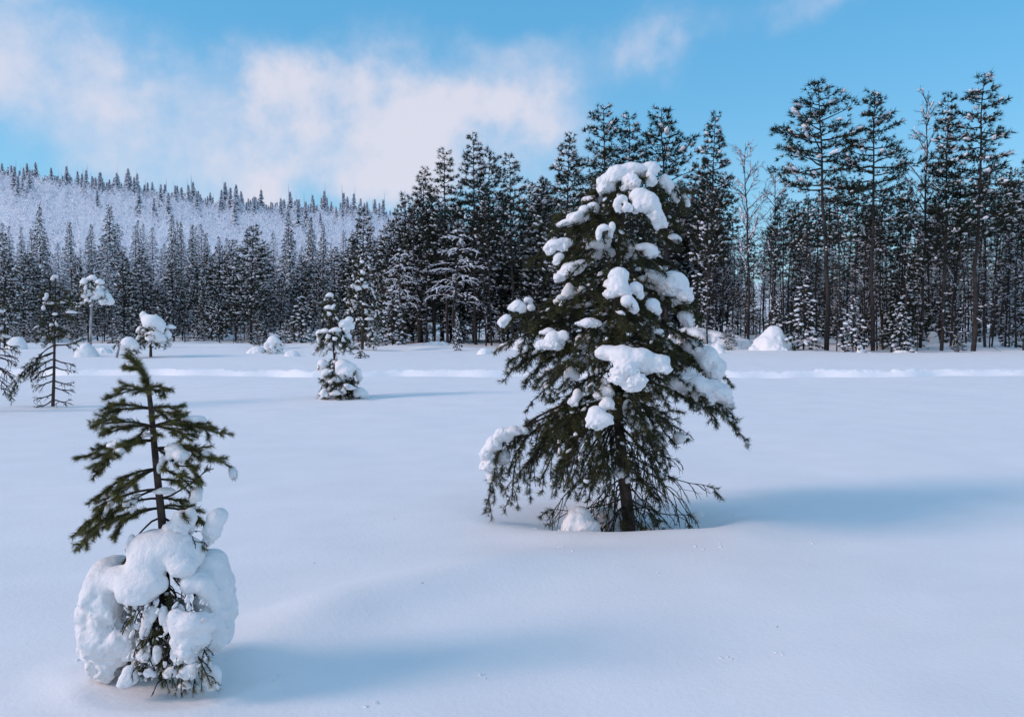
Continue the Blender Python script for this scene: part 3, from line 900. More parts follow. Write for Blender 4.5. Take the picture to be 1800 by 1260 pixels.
CB = [
    [(1068, 322, 15, 17, -.15), (1085, 306, 19, 15, -.15), (1112, 299, 22, 13, -.12), (1143, 297, 17, 12, -.1), (1111, 320, 13, 15, -.22), (1143, 314, 9, 13, -.18), (1058, 332, 8, 9, -.16)],
    [(1169, 318, 8, 12, -.08), (1176, 328, 7, 12, -.08)], [(1188, 338, 6, 14, -.04), (1191, 347, 5, 9, -.04)], [(1202, 347, 5, 8, 0), (1209, 356, 4, 8, 0)],
    [(1124, 345, 17, 14, -.34), (1140, 357, 18, 17, -.36), (1151, 376, 12, 16, -.34), (1163, 391, 10, 11, -.30), (1121, 364, 10, 10, -.38)],
    [(1093, 350, 10, 7, -.36), (1084, 361, 6, 11, -.38), (1103, 365, 9, 8, -.4)],
    [(1027, 370, 10, 9, -.25), (1030, 380, 5, 8, -.25), (1036, 366, 6, 5, -.25)],
    [(1002, 391, 17, 6, -.2), (988, 394, 10, 4, -.2), (1014, 390, 8, 5, -.2)],
    [(1061, 400, 8, 6, -.5), (1052, 411, 5, 11, -.5)], [(1076, 399, 6, 9, -.45), (1074, 413, 4, 7, -.45)],
    [(978, 430, 18, 9, -.3), (993, 426, 13, 8, -.3), (966, 438, 9, 8, -.3)],
    [(1040, 436, 17, 7, -.1), (1065, 443, 17, 9, -.05), (1050, 446, 14, 8, .05)], [(1107, 434, 18, 13, -.05), (1115, 445, 10, 10, -.05)],
    [(1183, 417, 10, 6, -.1), (1191, 422, 6, 6, -.1)], [(983, 451, 9, 7, -.3), (978, 459, 6, 6, -.3)],
    [(1004, 472, 17, 12, -.3), (984, 486, 10, 9, -.3), (1022, 464, 10, 8, -.3)],
    [(1087, 484, 15, 13, -.68), (1087, 505, 17, 16, -.70), (1076, 514, 8, 9, -.70)], [(1117, 506, 11, 10, -.66), (1126, 518, 6, 8, -.66)],
    [(1103, 528, 11, 9, -.76), (1112, 538, 9, 9, -.76)], [(1147, 536, 12, 11, -.6), (1154, 545, 6, 7, -.6)],
    [(1182, 500, 27, 23, -.22), (1193, 516, 18, 17, -.22), (1158, 489, 16, 10, -.2), (1145, 484, 11, 7, -.2)],
    [(1203, 555, 13, 9, -.15), (1212, 564, 9, 10, -.15)], [(910, 537, 11, 10, -.2)], [(928, 527, 8, 5, -.1), (933, 540, 6, 7, -.1)],
    [(884, 566, 8, 9, -.2), (890, 558, 7, 6, -.2)], [(905, 580, 7, 5, -.25)], [(1000, 512, 9, 15, -.1)], [(1051, 506, 6, 7, -.7)], [(1018, 532, 6, 8, -.6)],
    [(974, 594, 15, 12, -.4), (990, 590, 9, 9, -.42), (957, 604, 13, 7, -.4), (970, 606, 16, 8, -.42)], [(965, 582, 10, 6, -.3)],
    [(1036, 566, 14, 7, -.6)], [(1060, 575, 10, 8, -.4)], [(1075, 554, 6, 9, -.7)], [(1152, 590, 12, 6, -.4)],
    [(1068, 620, 17, 12, -.75), (1092, 622, 22, 14, -.8), (1122, 628, 24, 15, -.82), (1152, 638, 22, 14, -.8), (1165, 634, 12, 9, -.75), (1100, 650, 20, 15, -.9), (1116, 672, 18, 16, -.92), (1088, 664, 14, 9, -.9)],
    [(1217, 608, 20, 14, .0, .12), (1240, 625, 22, 18, .0, .13), (1258, 645, 17, 18, .0, .12), (1262, 660, 11, 10, .0)],
    [(1190, 668, 22, 15, -.12, .14), (1218, 676, 26, 20, -.12, .16), (1245, 688, 26, 22, -.1, .16), (1268, 692, 18, 18, -.08, .13), (1281, 712, 9, 20, -.05), (1215, 655, 10, 10, -.1)],
    [(1048, 725, 13, 11, -.85), (1060, 736, 17, 10, -.85), (1044, 740, 12, 11, -.85)], [(1067, 708, 9, 11, -.78)], [(1063, 690, 12, 10, -.7)], [(1104, 712, 8, 10, -.6), (1108, 722, 6, 6, -.6)],
    [(1015, 692, 8, 9, -.5), (1008, 705, 9, 7, -.5)], [(1003, 656, 9, 12, -.4)], [(1018, 630, 18, 8, -.3)], [(1105, 690, 8, 10, -.4), (1112, 735, 8, 14, -.3)],
    [(903, 757, 14, 9, -.15), (884, 763, 14, 12, -.16), (868, 779, 14, 14, -.16), (857, 797, 13, 16, -.14), (858, 818, 12, 12, -.14), (884, 802, 12, 14, -.05), (865, 835, 8, 12, -.1), (918, 756, 9, 6, -.15)],
    [(1152, 765, 14, 10, .25)], [(1194, 769, 12, 11, -.05), (1186, 776, 7, 6, -.05)], [(1068, 829, 14, 8, -.25), (1085, 830, 14, 9, -.25)], [(1125, 745, 9, 9, -.4)],
    [(1120, 745, 8, 12, .1)], [(1122, 740, 12, 10, .3)], [(903, 859, 7, 9, .05)], [(1010, 676, 6, 8, -.2)],
    [(1018, 907, 20, 18, -.22), (1025, 925, 26, 16, -.24), (1003, 928, 16, 10, -.25), (1038, 935, 16, 10, -.25)],
    [(1065, 905, 18, 14, .0), (1085, 912, 12, 14, .02), (1070, 930, 22, 14, .02)], [(1122, 884, 9, 8, .1), (1130, 930, 22, 10, .15)], [(1150, 938, 18, 9, -.15)],
]
for c in CB:
    if len(c) == 1 and c[0][2] < 7.5:
        continue
    clump(big, bb, c, YB, None if c[0][2] > 12 else 0.010, 0.30)


# ------------------------------------------------------------------ forest kinds
def pine(seed, H=20.0, crown=0.55, Lmax=2.6, dens=1.0, snow=0.25, dead=14, sweep=0.25, spread_top=0.35, tuft=0.36, r0=0.16, nb=46, lean=0.02, mats=('bark_far', 'needle_far', 'snow_far')):
    global rng
    rng = np.random.default_rng(seed)
    tr, cr, sn = MB(), MB(), MB()
    zs = np.linspace(0, H, 14)
    off = np.cumsum(rng.normal(size=(14, 2)) * 0.05, 0) + np.outer(zs / H, rng.normal(size=2)) * lean * H
    off -= off[0]
    path = np.column_stack([off, zs])
    tube(tr, path, r0 * (1 - 0.93 * (zs / H) ** 1.15) + 0.006, 7)
    at_z = lambda z: np.array([np.interp(z, zs, path[:, i]) for i in range(3)])
    zb = H * (1 - crown)
    P_, D_, S_ = [], [], []
    g = rng.uniform(0, 6)
    for i in range(nb):
        t = ((i + rng.uniform(0, 1)) / nb) ** 0.85
        z = zb + (H - zb) * t * 0.985
        g += 2.4 + rng.normal() * 0.5
        prof = (1 - t) ** 0.75 * (0.55 + 0.45 * min(1, t / 0.25)) + 0.06
        L = Lmax * prof * rng.uniform(0.55, 1.25)
        a = at_z(z)
        el = sweep * (0.4 + spread_top * 2 * t) + rng.normal() * 0.12
        d = np.array([math.cos(g) * math.cos(el), math.sin(g) * math.cos(el), math.sin(el)])
        b = a + d * L
        bp = bez(a, b, -0.10 * L if el > 0 else 0.12 * L, 6, 0.03 * L)
        tube(tr, bp, np.linspace(0.035 + 0.012 * L, 0.012, 6), 4)
        m = max(3, int(L * 9 * dens))
        for j in range(m):
            u = 0.28 + 0.74 * (j + rng.random()) / m
            q = np.array([np.interp(min(u, 1) * 5, np.arange(6), bp[:, k]) for k in range(3)])
            w = 0.32 * L * (1.15 - u) + 0.12
            sd = unit(np.cross(d, [0, 0, 1])) * rng.normal() * w
            q = q + sd + np.array([0, 0, rng.normal() * 0.08])
            P_.append(q)
            D_.append(unit(d * 0.8 + sd * 0.9 + np.array([0, 0, rng.uniform(-0.05, 0.55)])))
            S_.append(tuft * rng.uniform(0.65, 1.25))
    for i in range(dead):
        z = zb * rng.uniform(0.12, 1.0)
        g = rng.uniform(0, 6.3)
        L = rng.uniform(0.4, 1.0) * Lmax * 0.55
        a = at_z(z)
        d = np.array([math.cos(g), math.sin(g), rng.uniform(-0.45, 0.15)])
        bp = bez(a, a + d * L, 0.1 * L, 5, 0.05 * L)
        tube(tr, bp, np.linspace(0.028, 0.008, 5), 3)
        for k in range(5):
            q = bp[1 + k % 4]
            d2 = unit(d + rng.normal(size=3) * 0.7)
            tube(tr, np.array([q, q + d2 * L * 0.2, q + d2 * L * 0.4 - [0, 0, 0.06 * L]]), [0.012, 0.009, 0.006], 3)
        if rng.random() < snow * 1.6:
            pads(sn, bp[1:4] + [0, 0, .02], 0.05 + 0.03 * rng.random(3), np.tile(d, (3, 1)), 0, .6, .2, 2.0)
    P_, D_, S_ = np.array(P_), np.array(D_), np.array(S_)
    spikes(cr, P_, D_, 13, S_ * .85, 0.048, 50, 0, S_ * 0.5)
    k = rng.random(len(P_)) < snow
    pads(sn, P_[k] + D_[k] * (S_[k] * .4)[:, None] + [0, 0, 0.06], S_[k] * rng.uniform(0.22, 0.5, k.sum()), D_[k], 0, 0.55, 0.22, 1.35)
    n = str(seed)
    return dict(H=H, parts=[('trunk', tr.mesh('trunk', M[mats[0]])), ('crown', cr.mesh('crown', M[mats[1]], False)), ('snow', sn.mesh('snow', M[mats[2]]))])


def spruce(seed, H=16.0, Rb=2.0, nb=110, snow=0.5, base=0.06, droop=0.45, mats=('bark_far', 'needle_far', 'snow_far'), tuft=0.34, pw=0.85):
    global rng
    rng = np.random.default_rng(seed)
    tr, cr, sn = MB(), MB(), MB()
    zs = np.linspace(0, H, 8)
    path = np.column_stack([rng.normal(size=(8, 2)).cumsum(0) * 0.02, zs])
    tube(tr, path, 0.015 * H * (1 - 0.95 * zs / H) * 0.55 + 0.01, 6)
    P_, D_, S_, N_ = [], [], [], []
    g = 0
    for i in range(nb):
        t = (i + rng.random()) / nb
        z = H * (base + (1 - base) * t ** 0.85) * 0.992
        t = (z / H - base) / (1 - base)
        g += 2.4 + rng.normal() * 0.4
        L = (Rb * (1 - t) ** pw + 0.10) * rng.uniform(0.6, 1.2)
        d = np.array([math.cos(g), math.sin(g), 0])
        a = np.array([0, 0, z])
        m = max(2, int(L * 6.5))
        tube(tr, np.array([a, a + d * L * .5 - [0, 0, droop * L * .3], a + d * L - [0, 0, droop * L * .8]]), [0.02 + .008 * L, .014, .006], 3)
        for j in range(m):
            u = 0.15 + 0.85 * (j + rng.random()) / m
            sd = np.cross(d, [0, 0, 1]) * rng.normal() * (0.22 * L * (1.1 - u) + 0.05)
            q = a + d * (L * u) + sd + np.array([0, 0, -droop * L * u * (0.4 + .5 * u) + 0.12 * L * u * u])
            P_.append(q)
            D_.append(unit(d + sd * 1.2 + np.array([0, 0, rng.uniform(-1.0, 0.1)])))
            S_.append(tuft * rng.uniform(0.6, 1.25) * (0.55 + 0.45 * (1 - t)))
    P_, D_, S_ = np.array(P_), np.array(D_), np.array(S_)
    spikes(cr, P_, D_, 12, S_ * .9, 0.052, 42, 0, S_ * 0.5)
    spikes(cr, np.array([[0, 0, H * .97]]), np.array([[0, 0, 1.]]), 14, 0.03 * H, 0.04, 12, 0, .01)
    k = rng.random(len(P_)) < snow
    pads(sn, P_[k] + D_[k] * (S_[k] * .3)[:, None] + [0, 0, 0.08], S_[k] * rng.uniform(0.3, 0.75, k.sum()), D_[k] * [1, 1, .5], 0, 0.6, 0.22, 1.3)
    return dict(H=H, parts=[('trunk', tr.mesh('trunk', M[mats[0]])), ('crown', cr.mesh('crown', M[mats[1]], False)), ('snow', sn.mesh('snow', M[mats[2]]))])


def birch(seed, H=14.0, mats=('bark_far', 'bark_far', 'snow_far'), nb=26, snow=0.3, upright=1.0, base=0.3, arch=False):
    """Leafless broadleaf tree: fine upward branches."""
    global rng
    rng = np.random.default_rng(seed)
    tr, cr, sn = MB(), MB(), MB()
    zs = np.linspace(0, H, 10)
    path = np.column_stack([rng.normal(size=(10, 2)).cumsum(0) * 0.08, zs])
    tube(tr, path, 0.11 * (1 - 0.93 * zs / H) * H / 14 + 0.006, 6)
    g = 0
    for i in range(nb):
        t = base + (0.97 - base) * (i + rng.random()) / nb
        g += 2.4 + rng.normal() * .4
        a = np.array([np.interp(t * H, zs, path[:, k]) for k in range(3)])
        L = H * 0.24 * (1.1 - t) ** 0.6 * rng.uniform(0.6, 1.2)
        el = R(50) * upright * rng.uniform(0.6, 1.2)
        d = np.array([math.cos(g) * math.cos(el), math.sin(g) * math.cos(el), math.sin(el)])
        e = a + d * L
        if arch:
            e[2] -= 0.55 * L
        bp = bez(a, e, 0.35 * L if arch else 0.05 * L, 7, 0.03 * L)
        tube(cr, bp, np.linspace(0.035, 0.010, 7) * H / 14, 4)
        if rng.random() < snow * 1.5:
            pads(sn, bp[1:] + [0, 0, 0.03], 0.05 + .06 * rng.random(6), np.gradient(bp, axis=0)[1:], 0, .6, .2, 2.2)
        for j in range(11):
            q = bp[1 + j % 6]
            d2 = unit(unit(bp[-1] - bp[2]) + rng.normal(size=3) * 0.55)
            l2 = L * rng.uniform(0.2, 0.5)
            sp2 = bez(q, q + d2 * l2 - [0, 0, (0.3 * l2 if arch else 0)], 0.08 * l2, 5, 0.04 * l2)
            tube(cr, sp2, np.linspace(0.014, 0.006, 5) * H / 14, 3)
            spikes(cr, sp2[2:], np.gradient(sp2, axis=0)[2:], 3, l2 * .45, 0.018, 40)
            if rng.random() < snow:
                pads(sn, sp2[1:4] + [0, 0, .02], 0.03 + .04 * rng.random(3), np.gradient(sp2, axis=0)[1:4], 0, .6, .2, 2.0)
    return dict(H=H, parts=[('trunk', tr.mesh('trunk', M[mats[0]])), ('crown', cr.mesh('crown', M[mats[1]], False)), ('snow', sn.mesh('snow', M[mats[2]]))])


TALL = [pine(101, 20, .50, 3.7, 1.1, .13, 30, .30, nb=46, tuft=.42), pine(102, 20, .60, 3.3, 1.15, .14, 28, .22, nb=52, tuft=.42), pine(103, 20, .45, 4.0, 1.0, .12, 34, .35, nb=42, tuft=.44), pine(104, 20, .68, 3.1, 1.2, .17, 26, .2, nb=66, tuft=.42)]
FULL = [pine(111, 15, .90, 3.1, 1.05, .40, 8, .12, nb=78, tuft=.4), pine(112, 15, .86, 2.8, 1.1, .44, 8, .10, nb=76, tuft=.4), pine(113, 15, .94, 3.4, 1.0, .40, 6, .15, nb=80, tuft=.42), pine(114, 15, .82, 3.0, 1.1, .34, 10, .18, nb=72, tuft=.4)]
POLE = [pine(121, 15, .38, 1.6, .9, .2, 70, .2, nb=26, r0=.10, tuft=.34), pine(122, 15, .30, 1.4, .9, .2, 80, .25, nb=20, r0=.085, tuft=.34), pine(123, 15, .44, 1.5, .9, .22, 64, .15, nb=28, r0=.10, tuft=.34)]
SPR = [spruce(131, 16, 3.1, 180, .55), spruce(132, 16, 2.6, 180, .60), spruce(133, 16, 3.4, 170, .52)]
DSPR = [spruce(134, 16, 3.0, 180, .08, .05, .4)]
WSPR = [spruce(141, 16, 3.0, 120, .60, mats=('bark_far', 'needle_rime', 'snow_far')), spruce(142, 16, 2.4, 120, .65, mats=('bark_far', 'needle_rime', 'snow_far'))]
BUSH = [spruce(151, 4, 1.35, 60, .42, .04, .35, tuft=.26, pw=.6), spruce(152, 4, 1.0, 56, .55, .04, .4, tuft=.24, pw=.7), pine(153, 4, .9, 1.2, 1.6, .5, 3, .1, r0=.05, nb=36, tuft=.24)]
BIR = [birch(161, 14), birch(162, 14, nb=30, snow=.2), birch(163, 14, nb=22, upright=.75)]
ARCH = [birch(165, 12, nb=22, snow=.85, base=.35, upright=.6, arch=True)]
RIME = [birch(166, 12, ('bark_snowy', 'rime', 'snow_far'), nb=30, snow=.5, base=.15)]
KIND = dict(tall_pine=('tall_pine', TALL), full_pine=('pine_tree', FULL), pole_pine=('thin_pine', POLE), spruce=('spruce_tree', SPR), dark_spruce=('spruce_tree', DSPR), white_spruce=('frosted_spruce', WSPR),
            bush=('small_conifer', BUSH), birch=('bare_tree', BIR), arch=('bare_tree', ARCH), rime=('frosted_tree', RIME))
rng = np.random.default_rng(77)


def put(kind, px, top, Y, label, group=None, cat='tree', wide=1.0, which=None, trunk=None):
    name, arr = KIND[kind]
    A = arr[rng.integers(len(arr)) if which is None else which % len(arr)]
    x = (px - 900) / F * Y
    g = gz(x, Y)
    H = at(px, top, Y)[2] - g
    s = H / A['H']
    r = empty(name, (x, Y, g - 0.1))
    r.rotation_euler = (rng.normal() * .01, rng.normal() * .012, rng.uniform(0, 6.28))
    r.scale = (s * wide, s * wide, s)
    tag(r, label, cat, group)
    for n, me in A['parts']:
        if not len(me.polygons):
            continue
        c = bpy.data.objects.new(n, me)
        COL.objects.link(c)
        c.parent = r
        if n == 'snow':
            c['kind'] = 'stuff'
    return r


ROW = [
    # left side, frosted spruces behind the edge
    ('spruce', 75, 358, 118, 'slender snow-dusted spruce spire, first tall one in from the left end of the forest', .85, 0),
    ('spruce', 130, 388, 116, 'snow-dusted spruce between the two tallest spires of the left forest', .9, 1),
    ('spruce', 166, 392, 122, 'thin snow-dusted spruce close beside the spire above the snow-capped tall trunk', .8, 0),
    ('spruce', 196, 358, 118, 'tall snow-dusted spruce spire rising above the snow pad bush', .95, 2),
    ('spruce', 305, 375, 108, 'dark narrow spruce with snowy tiers, tallest of the cluster of three spruces', .75, 1),
    ('spruce', 321, 388, 110, 'dark narrow spruce in the middle of the cluster of three spruces', .7, 0),
    ('spruce', 341, 392, 108, 'dark narrow spruce at the right end of the cluster of three spruces', .75, 1),
    ('spruce', 366, 408, 112, 'shorter snowy spruce just beyond the cluster of three spruces', .8, 2),
    ('full_pine', 415, 418, 92, 'dark pine hugging the wide pine with the snow-plastered trunk foot', 1.0, 1),
    ('full_pine', 441, 392, 86, 'wide dark pine with a pale snow-plastered trunk foot', 1.15, 3),
    ('spruce', 512, 366, 125, 'blue-grey snowy spruce spire in front of the sunlit hilltop', .8, 0),
    ('spruce', 546, 378, 118, 'blue-grey snowy spruce next to the spire before the sunlit hilltop', .8, 1),
    ('spruce', 570, 392, 112, 'snowy spruce left of the dark pine that breaks the hill skyline', .8, 2),
    ('full_pine', 640, 363, 88, 'dark pine breaking the hill skyline with round snow balls on its flank', 1.05, 0),
    ('full_pine', 690, 385, 84, 'lower dark pine on the left shoulder of the central forest', 1.1, 2),
    ('full_pine', 712, 335, 84, 'mid-height dark pine on the rising left shoulder of the central forest', .95, 0),
    ('tall_pine', 738, 290, 82, 'tall dark pine, first full-height one of the central forest from the hill side', 1.0, 3),
    ('tall_pine', 787, 262, 80, 'tall dark pine standing clear against cloud next to the tallest central pine', 1.0, 1),
    ('tall_pine', 836, 232, 78, 'tallest dark pine of the group in front of the big cloud', .95, 3),
    ('tall_pine', 858, 262, 84, 'dark pine crowding the tallest pine of the cloud group', .9, 0),
    ('tall_pine', 903, 267, 76, 'layered dark pine with a bare trunk alone before blue sky, last of the cloud group', 1.0, 1),
    ('full_pine', 957, 330, 78, 'snow-dusted pine just beside the upper crown of the lone snowy pine', 1.1, 1),
    ('tall_pine', 992, 231, 72, 'greyish frosted pine standing over the left flank of the lone snowy pine', 1.05, 3),
    ('tall_pine', 1071, 179, 70, 'tall pine with an open triangular crown right above the lone snowy pine', 1.0, 0),
    ('tall_pine', 1113, 197, 72, 'dense tall pine beside the open crowned one above the lone snowy pine', .9, 1),
    ('tall_pine', 1172, 191, 72, 'broad frosty pine with an airy top above the right flank of the lone snowy pine', 1.15, 2),
    ('tall_pine', 1243, 194, 68, 'dark narrow pine with shelf branches, last before the gap with the bare trees', .85, 3),
    ('birch', 1320, 250, 66, 'leafless tree with a fine feathery top in the sky gap', .9, 0),
    ('birch', 1352, 300, 68, 'leafless tree leaning its top beside the feathery bare tree', .9, 2),
    ('tall_pine', 1376, 330, 66, 'modest pine standing behind the snow dome', .8, 0),
    ('tall_pine', 1453, 136, 58, 'very tall pine with a wide open crown near the snow dome', 1.15, 2),
    ('tall_pine', 1535, 157, 58, 'very tall bare trunked pine, second of the giant pines', 1.0, 0),
    ('dark_spruce', 1585, 340, 60, 'bushy black-green spruce in front of the giant pines', 1.0, 0),
    ('birch', 1616, 165, 62, 'leafless tall tree between the second and third giant pines', .8, 1),
    ('tall_pine', 1655, 163, 58, 'very tall pine with a dense dark column of branches and leaning trunk', .85, 3),
    ('tall_pine', 1711, 131, 57, 'tallest giant pine with long shelf branches towards the forest end', 1.1, 1),
    ('tall_pine', 1800, 240, 57, 'pine with dark drooping crown cut by the frame edge', 1.0, 0),
    ('arch', 800, 395, 74, 'leafless tree with bowed snow-covered branches before the central pines', 1.5, 0),
    ('arch', 705, 430, 76, 'low bowed leafless tree under the left shoulder of the central forest', 1.2, 0),
    # snowy bushes along the edge
    ('bush', 690, 508, 70, 'broad snow-laden young spruce at the foot of the central forest', 1.0, 0),
    ('bush', 660, 560, 68, 'low snowy conifer tucked against the broad young spruce', 1.2, 1),
    ('bush', 803, 545, 58, 'small upright snow-covered sapling out on the open snow before the central forest', .55, 1),
    ('bush', 385, 530, 82, 'snowy young conifer at the forest edge near the hill of pines', 1.0, 2),
    ('bush', 530, 520, 80, 'snow-speckled young conifer halfway to the little two-tiered pine', 1.0, 0),
    ('bush', 455, 565, 62, 'low snowy conifer sprawling at the plastered trunk', 1.3, 2),
    ('bush', 1412, 500, 57, 'snow-spotted young conifer beside the snow dome', 1.0, 0),
    ('bush', 1500, 518, 55.5, 'snowy young conifer between the first two giant trunks', 1.0, 1),
    ('bush', 1582, 530, 55.5, 'young conifer with one big snow ball under the black-green spruce', .9, 0),
    ('bush', 1685, 585, 55, 'knee-high snowy conifer at the leaning giant trunk', 1.2, 2),
    ('bush', 1225, 480, 66, 'dark young conifer half hidden behind the lone snowy pine', .8, 0),
    ('full_pine', 8, 405, 62, 'dark pine with snow balls cut by the near forest corner', .9, 1),
    ('bush', 30, 575, 60, 'snow-heaped little conifer near the corner of the forest', 1.2, 1),
]
for kind, px, top, Y, lab, wide, wh in ROW:
    cat = 'conifer' if kind == 'bush' else 'tree'
    put(kind, px, top, Y, lab, None, cat, wide, wh)

# the same kinds, deeper in the wood, where nothing tells one from the next
def fill(kind, n, x0, x1, y0, y1, t0, t1, label, group, wide=1.0, tops=None):
    for i in range(n):
        Y = y0 + (y1 - y0) * rng.random()
        px = x0 + (x1 - x0) * ((i + rng.random()) / n)
        top = rng.uniform(t0, t1) if tops is None else np.interp(px, *tops) + rng.uniform(t0, t1)
        put(kind, px, top, Y, label, group, 'tree', wide * rng.uniform(.85, 1.15))


CANOPY = ([-60, 0, 300, 440, 560, 680, 740, 900, 1000, 1250, 1300, 1400, 1460, 1700, 1860], [425, 425, 435, 420, 425, 395, 330, 310, 285, 260, 385, 322, 300, 285, 280])
fill('full_pine', 40, -60, 690, 88, 108, 0, 70, 'dark snow-speckled pine in the close stand below the hill', 'pines of the stand below the hill', 1.05, CANOPY)
fill('full_pine', 44, 690, 1270, 80, 100, 10, 130, 'dark snow-speckled pine inside the central wood', 'pines inside the central wood', 1.1, CANOPY)
fill('pole_pine', 44, 690, 1270, 74, 105, 10, 150, 'thin dark trunk with few needles inside the central wood', 'thin trunks inside the central wood', 1.0, CANOPY)
fill('pole_pine', 120, 1230, 1870, 57, 95, 10, 150, 'thin dark trunk with few needles among the giant pines', 'thin trunks among the giant pines', 1.0, CANOPY)
fill('birch', 30, 1230, 1870, 60, 95, 40, 190, 'leafless slim tree deep among the giant pines', 'leafless trees among the giant pines', .9, CANOPY)
fill('full_pine', 30, 1240, 1870, 80, 120, 60, 190, 'snowy pine far back behind the giant pines', 'pines far back behind the giant pines', 1.0, CANOPY)
fill('pole_pine', 30, -60, 700, 80, 100, 60, 140, 'thin dark trunk in the stand below the hill', 'thin trunks in the stand below the hill', 1.0, CANOPY)
fill('bush', 30, -40, 1240, 80, 92, 525, 575, 'snowy waist-high conifer under the trees', 'undergrowth conifers of the forest edge', 1.1)
fill('bush', 24, 1240, 1840, 60, 85, 500, 575, 'snowy sapling among the thin trunks', 'saplings among the giant pines', 1.0)
fill('white_spruce', 80, -80, 720, 108, 180, 385, 460, 'pale frosted spruce on the lower hill slope', 'frosted spruces at the foot of the hill', 1.0)
fill('rime', 40, -80, 720, 130, 210, 415, 480, 'pale rime-covered leafless tree on the lower hill slope', 'rime-covered trees at the foot of the hill', 1.3)

# ------------------------------------------------------------------ hill forest
def far_spruce(seed):
    global rng
    rng = np.random.default_rng(seed)
    cr, sn = MB(), MB()
    n = 230
    t = rng.random(n) ** 0.8
    g = rng.uniform(0, 6.28, n)
    rr = (1 - t) * rng.uniform(.55, 1.1, n) * 2.9 + .2
    P = np.column_stack([np.cos(g) * .1, np.sin(g) * .1, t * 14])
    D = np.column_stack([np.cos(g), np.sin(g), rng.uniform(-.55, -.1, n)])
    spikes(cr, P, D, 2, rr, .9, 10, 0)
    spikes(cr, np.array([[0, 0, 0.0]]), np.array([[0, 0, 1.0]]), 5, 15, .5, 2, 0)
    k = rng.random(n) < .75
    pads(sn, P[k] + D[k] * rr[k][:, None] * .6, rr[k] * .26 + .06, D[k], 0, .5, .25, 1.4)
    return [('crown', cr.mesh('crown', M['needle_hoar_hazed'], False)), ('snow', sn.mesh('snow', M['snow_far']))]


FS = [far_spruce(s) for s in (201, 202, 203)]
rng = np.random.default_rng(15)
for i in range(280):
    px = -60 + 790 * (i + rng.random()) / 280
    Y = rng.uniform(545, 640) if rng.random() < .86 else rng.uniform(420, 545)
    x = (px - 900) / F * Y
    r = empty('ridge_spruce', (x, Y, gz(x, Y) - .3))
    s = rng.choice([.8, 1.0, 1.2, 1.5], p=[.3, .35, .25, .1]) * rng.uniform(.85, 1.1)
    r.scale = (s * 1.35, s * 1.35, s * 1.05)
    r.rotation_euler = (0, 0, rng.uniform(0, 6.28))
    tag(r, 'pale frosted spruce on the hill ridge against the sky', 'tree', 'spruces along the hill ridge')
    for n, me in FS[i % 3]:
        c = bpy.data.objects.new(n, me)
        COL.objects.link(c)
        c.parent = r
        if n == 'snow':
            c['kind'] = 'stuff'
rng = np.random.default_rng(16)
N = 7500
Y = 175 + (620 - 175) * rng.random(N) ** 0.8
px = rng.uniform(-120, 900, N)
x = (px - 900) / F * Y
z = ground(x, Y)
mb = MB()
hgt = rng.uniform(4, 8.0, N) * np.where(Y > 520, rng.uniform(.7, 1.5, N), 1)
n = 26
P = np.repeat(np.column_stack([x, Y, z]), n, 0)
hh = np.repeat(hgt, n)
u = rng.random(N * n)
g = rng.uniform(0, 6.28, N * n)
con = np.repeat(rng.random(N) < .12, n)
rad = np.where(con, (1 - u) * .20, np.sin(np.pi * np.clip(u * .85 + .12, 0, 1)) * .28) * hh * rng.uniform(.3, 1, N * n)
base = P + np.column_stack([np.cos(g) * rad * .4, np.sin(g) * rad * .4, u * hh])
D = np.column_stack([np.cos(g), np.sin(g), np.where(con, rng.uniform(-.6, 0, N * n), rng.uniform(.1, 1.3, N * n))])
mi = np.where(rng.random(N * n) < np.where(con, .45, .93), 0, 1).astype(np.int32)
U_ = unit(np.cross(unit(D), rng.normal(size=D.shape))) * (0.05 * hh * rng.uniform(.6, 1.3, N * n))[:, None]
tipp = base + unit(D) * (rad * .8 + .09 * hh)[:, None]
mb.add(np.stack([base - U_, base + U_, tipp], 1).reshape(-1, 3), np.arange(N * n * 3).reshape(-1, 3), mi)
o = mb.build('hill_forest', [M['rime'], M['needle_hoar_hazed']], None, False)
o['kind'] = 'stuff'
tag(o, 'pale rime-covered forest blanketing the hillside', 'forest')

# ------------------------------------------------------------------ small trees on the open snow
rng = np.random.default_rng(31)


def small_tree(name, label, Y, trunk, branches, clumps, P, r0=.03, r1=.006, bark='bark', camp=.22):
    b0 = at(trunk[0][0], trunk[0][1], Y)
    b0[2] = gz(b0[0], b0[1])
    root = empty(name, b0)
    tag(root, label, 'tree')
    Q = trunk_obj(root, b0, [(p, q, 0) for p, q in trunk], Y, r0, r1, bark, 7)
    sc = Y / F
    for sy, tx_, ty_, dpx, ar, ov in branches:
        a = trunk_at(Q, sy, Y)
        branch_obj(root, b0, bez(a, at(tx_, ty_, Y + dpx * sc), ar * sc, 8, 0.004 * Y / 7), P['r'], dict(P, **ov))
    for c in clumps:
        clump(root, b0, [(q[0], q[1], q[2], q[3], q[4] * sc) for q in c], Y, min(min(q[2], q[3]) for q in c) * sc / 4.5, camp)
    return root


def rand_branches(n, py0, py1, xs, reach, droop, arch=8, seed=1, ov=None):
    r = np.random.default_rng(seed)
    out = []
    g = r.uniform(0, 6)
    for i in range(n):
        g += 2.4 + r.normal() * .3
        sy = py0 + (py1 - py0) * (i + r.random()) / n
        re = np.interp(sy, *reach) * r.uniform(.7, 1.1)
        out.append((sy, xs + re * math.cos(g), sy + droop * r.uniform(.4, 1.3), re * math.sin(g), arch, ov or {}))
    return out


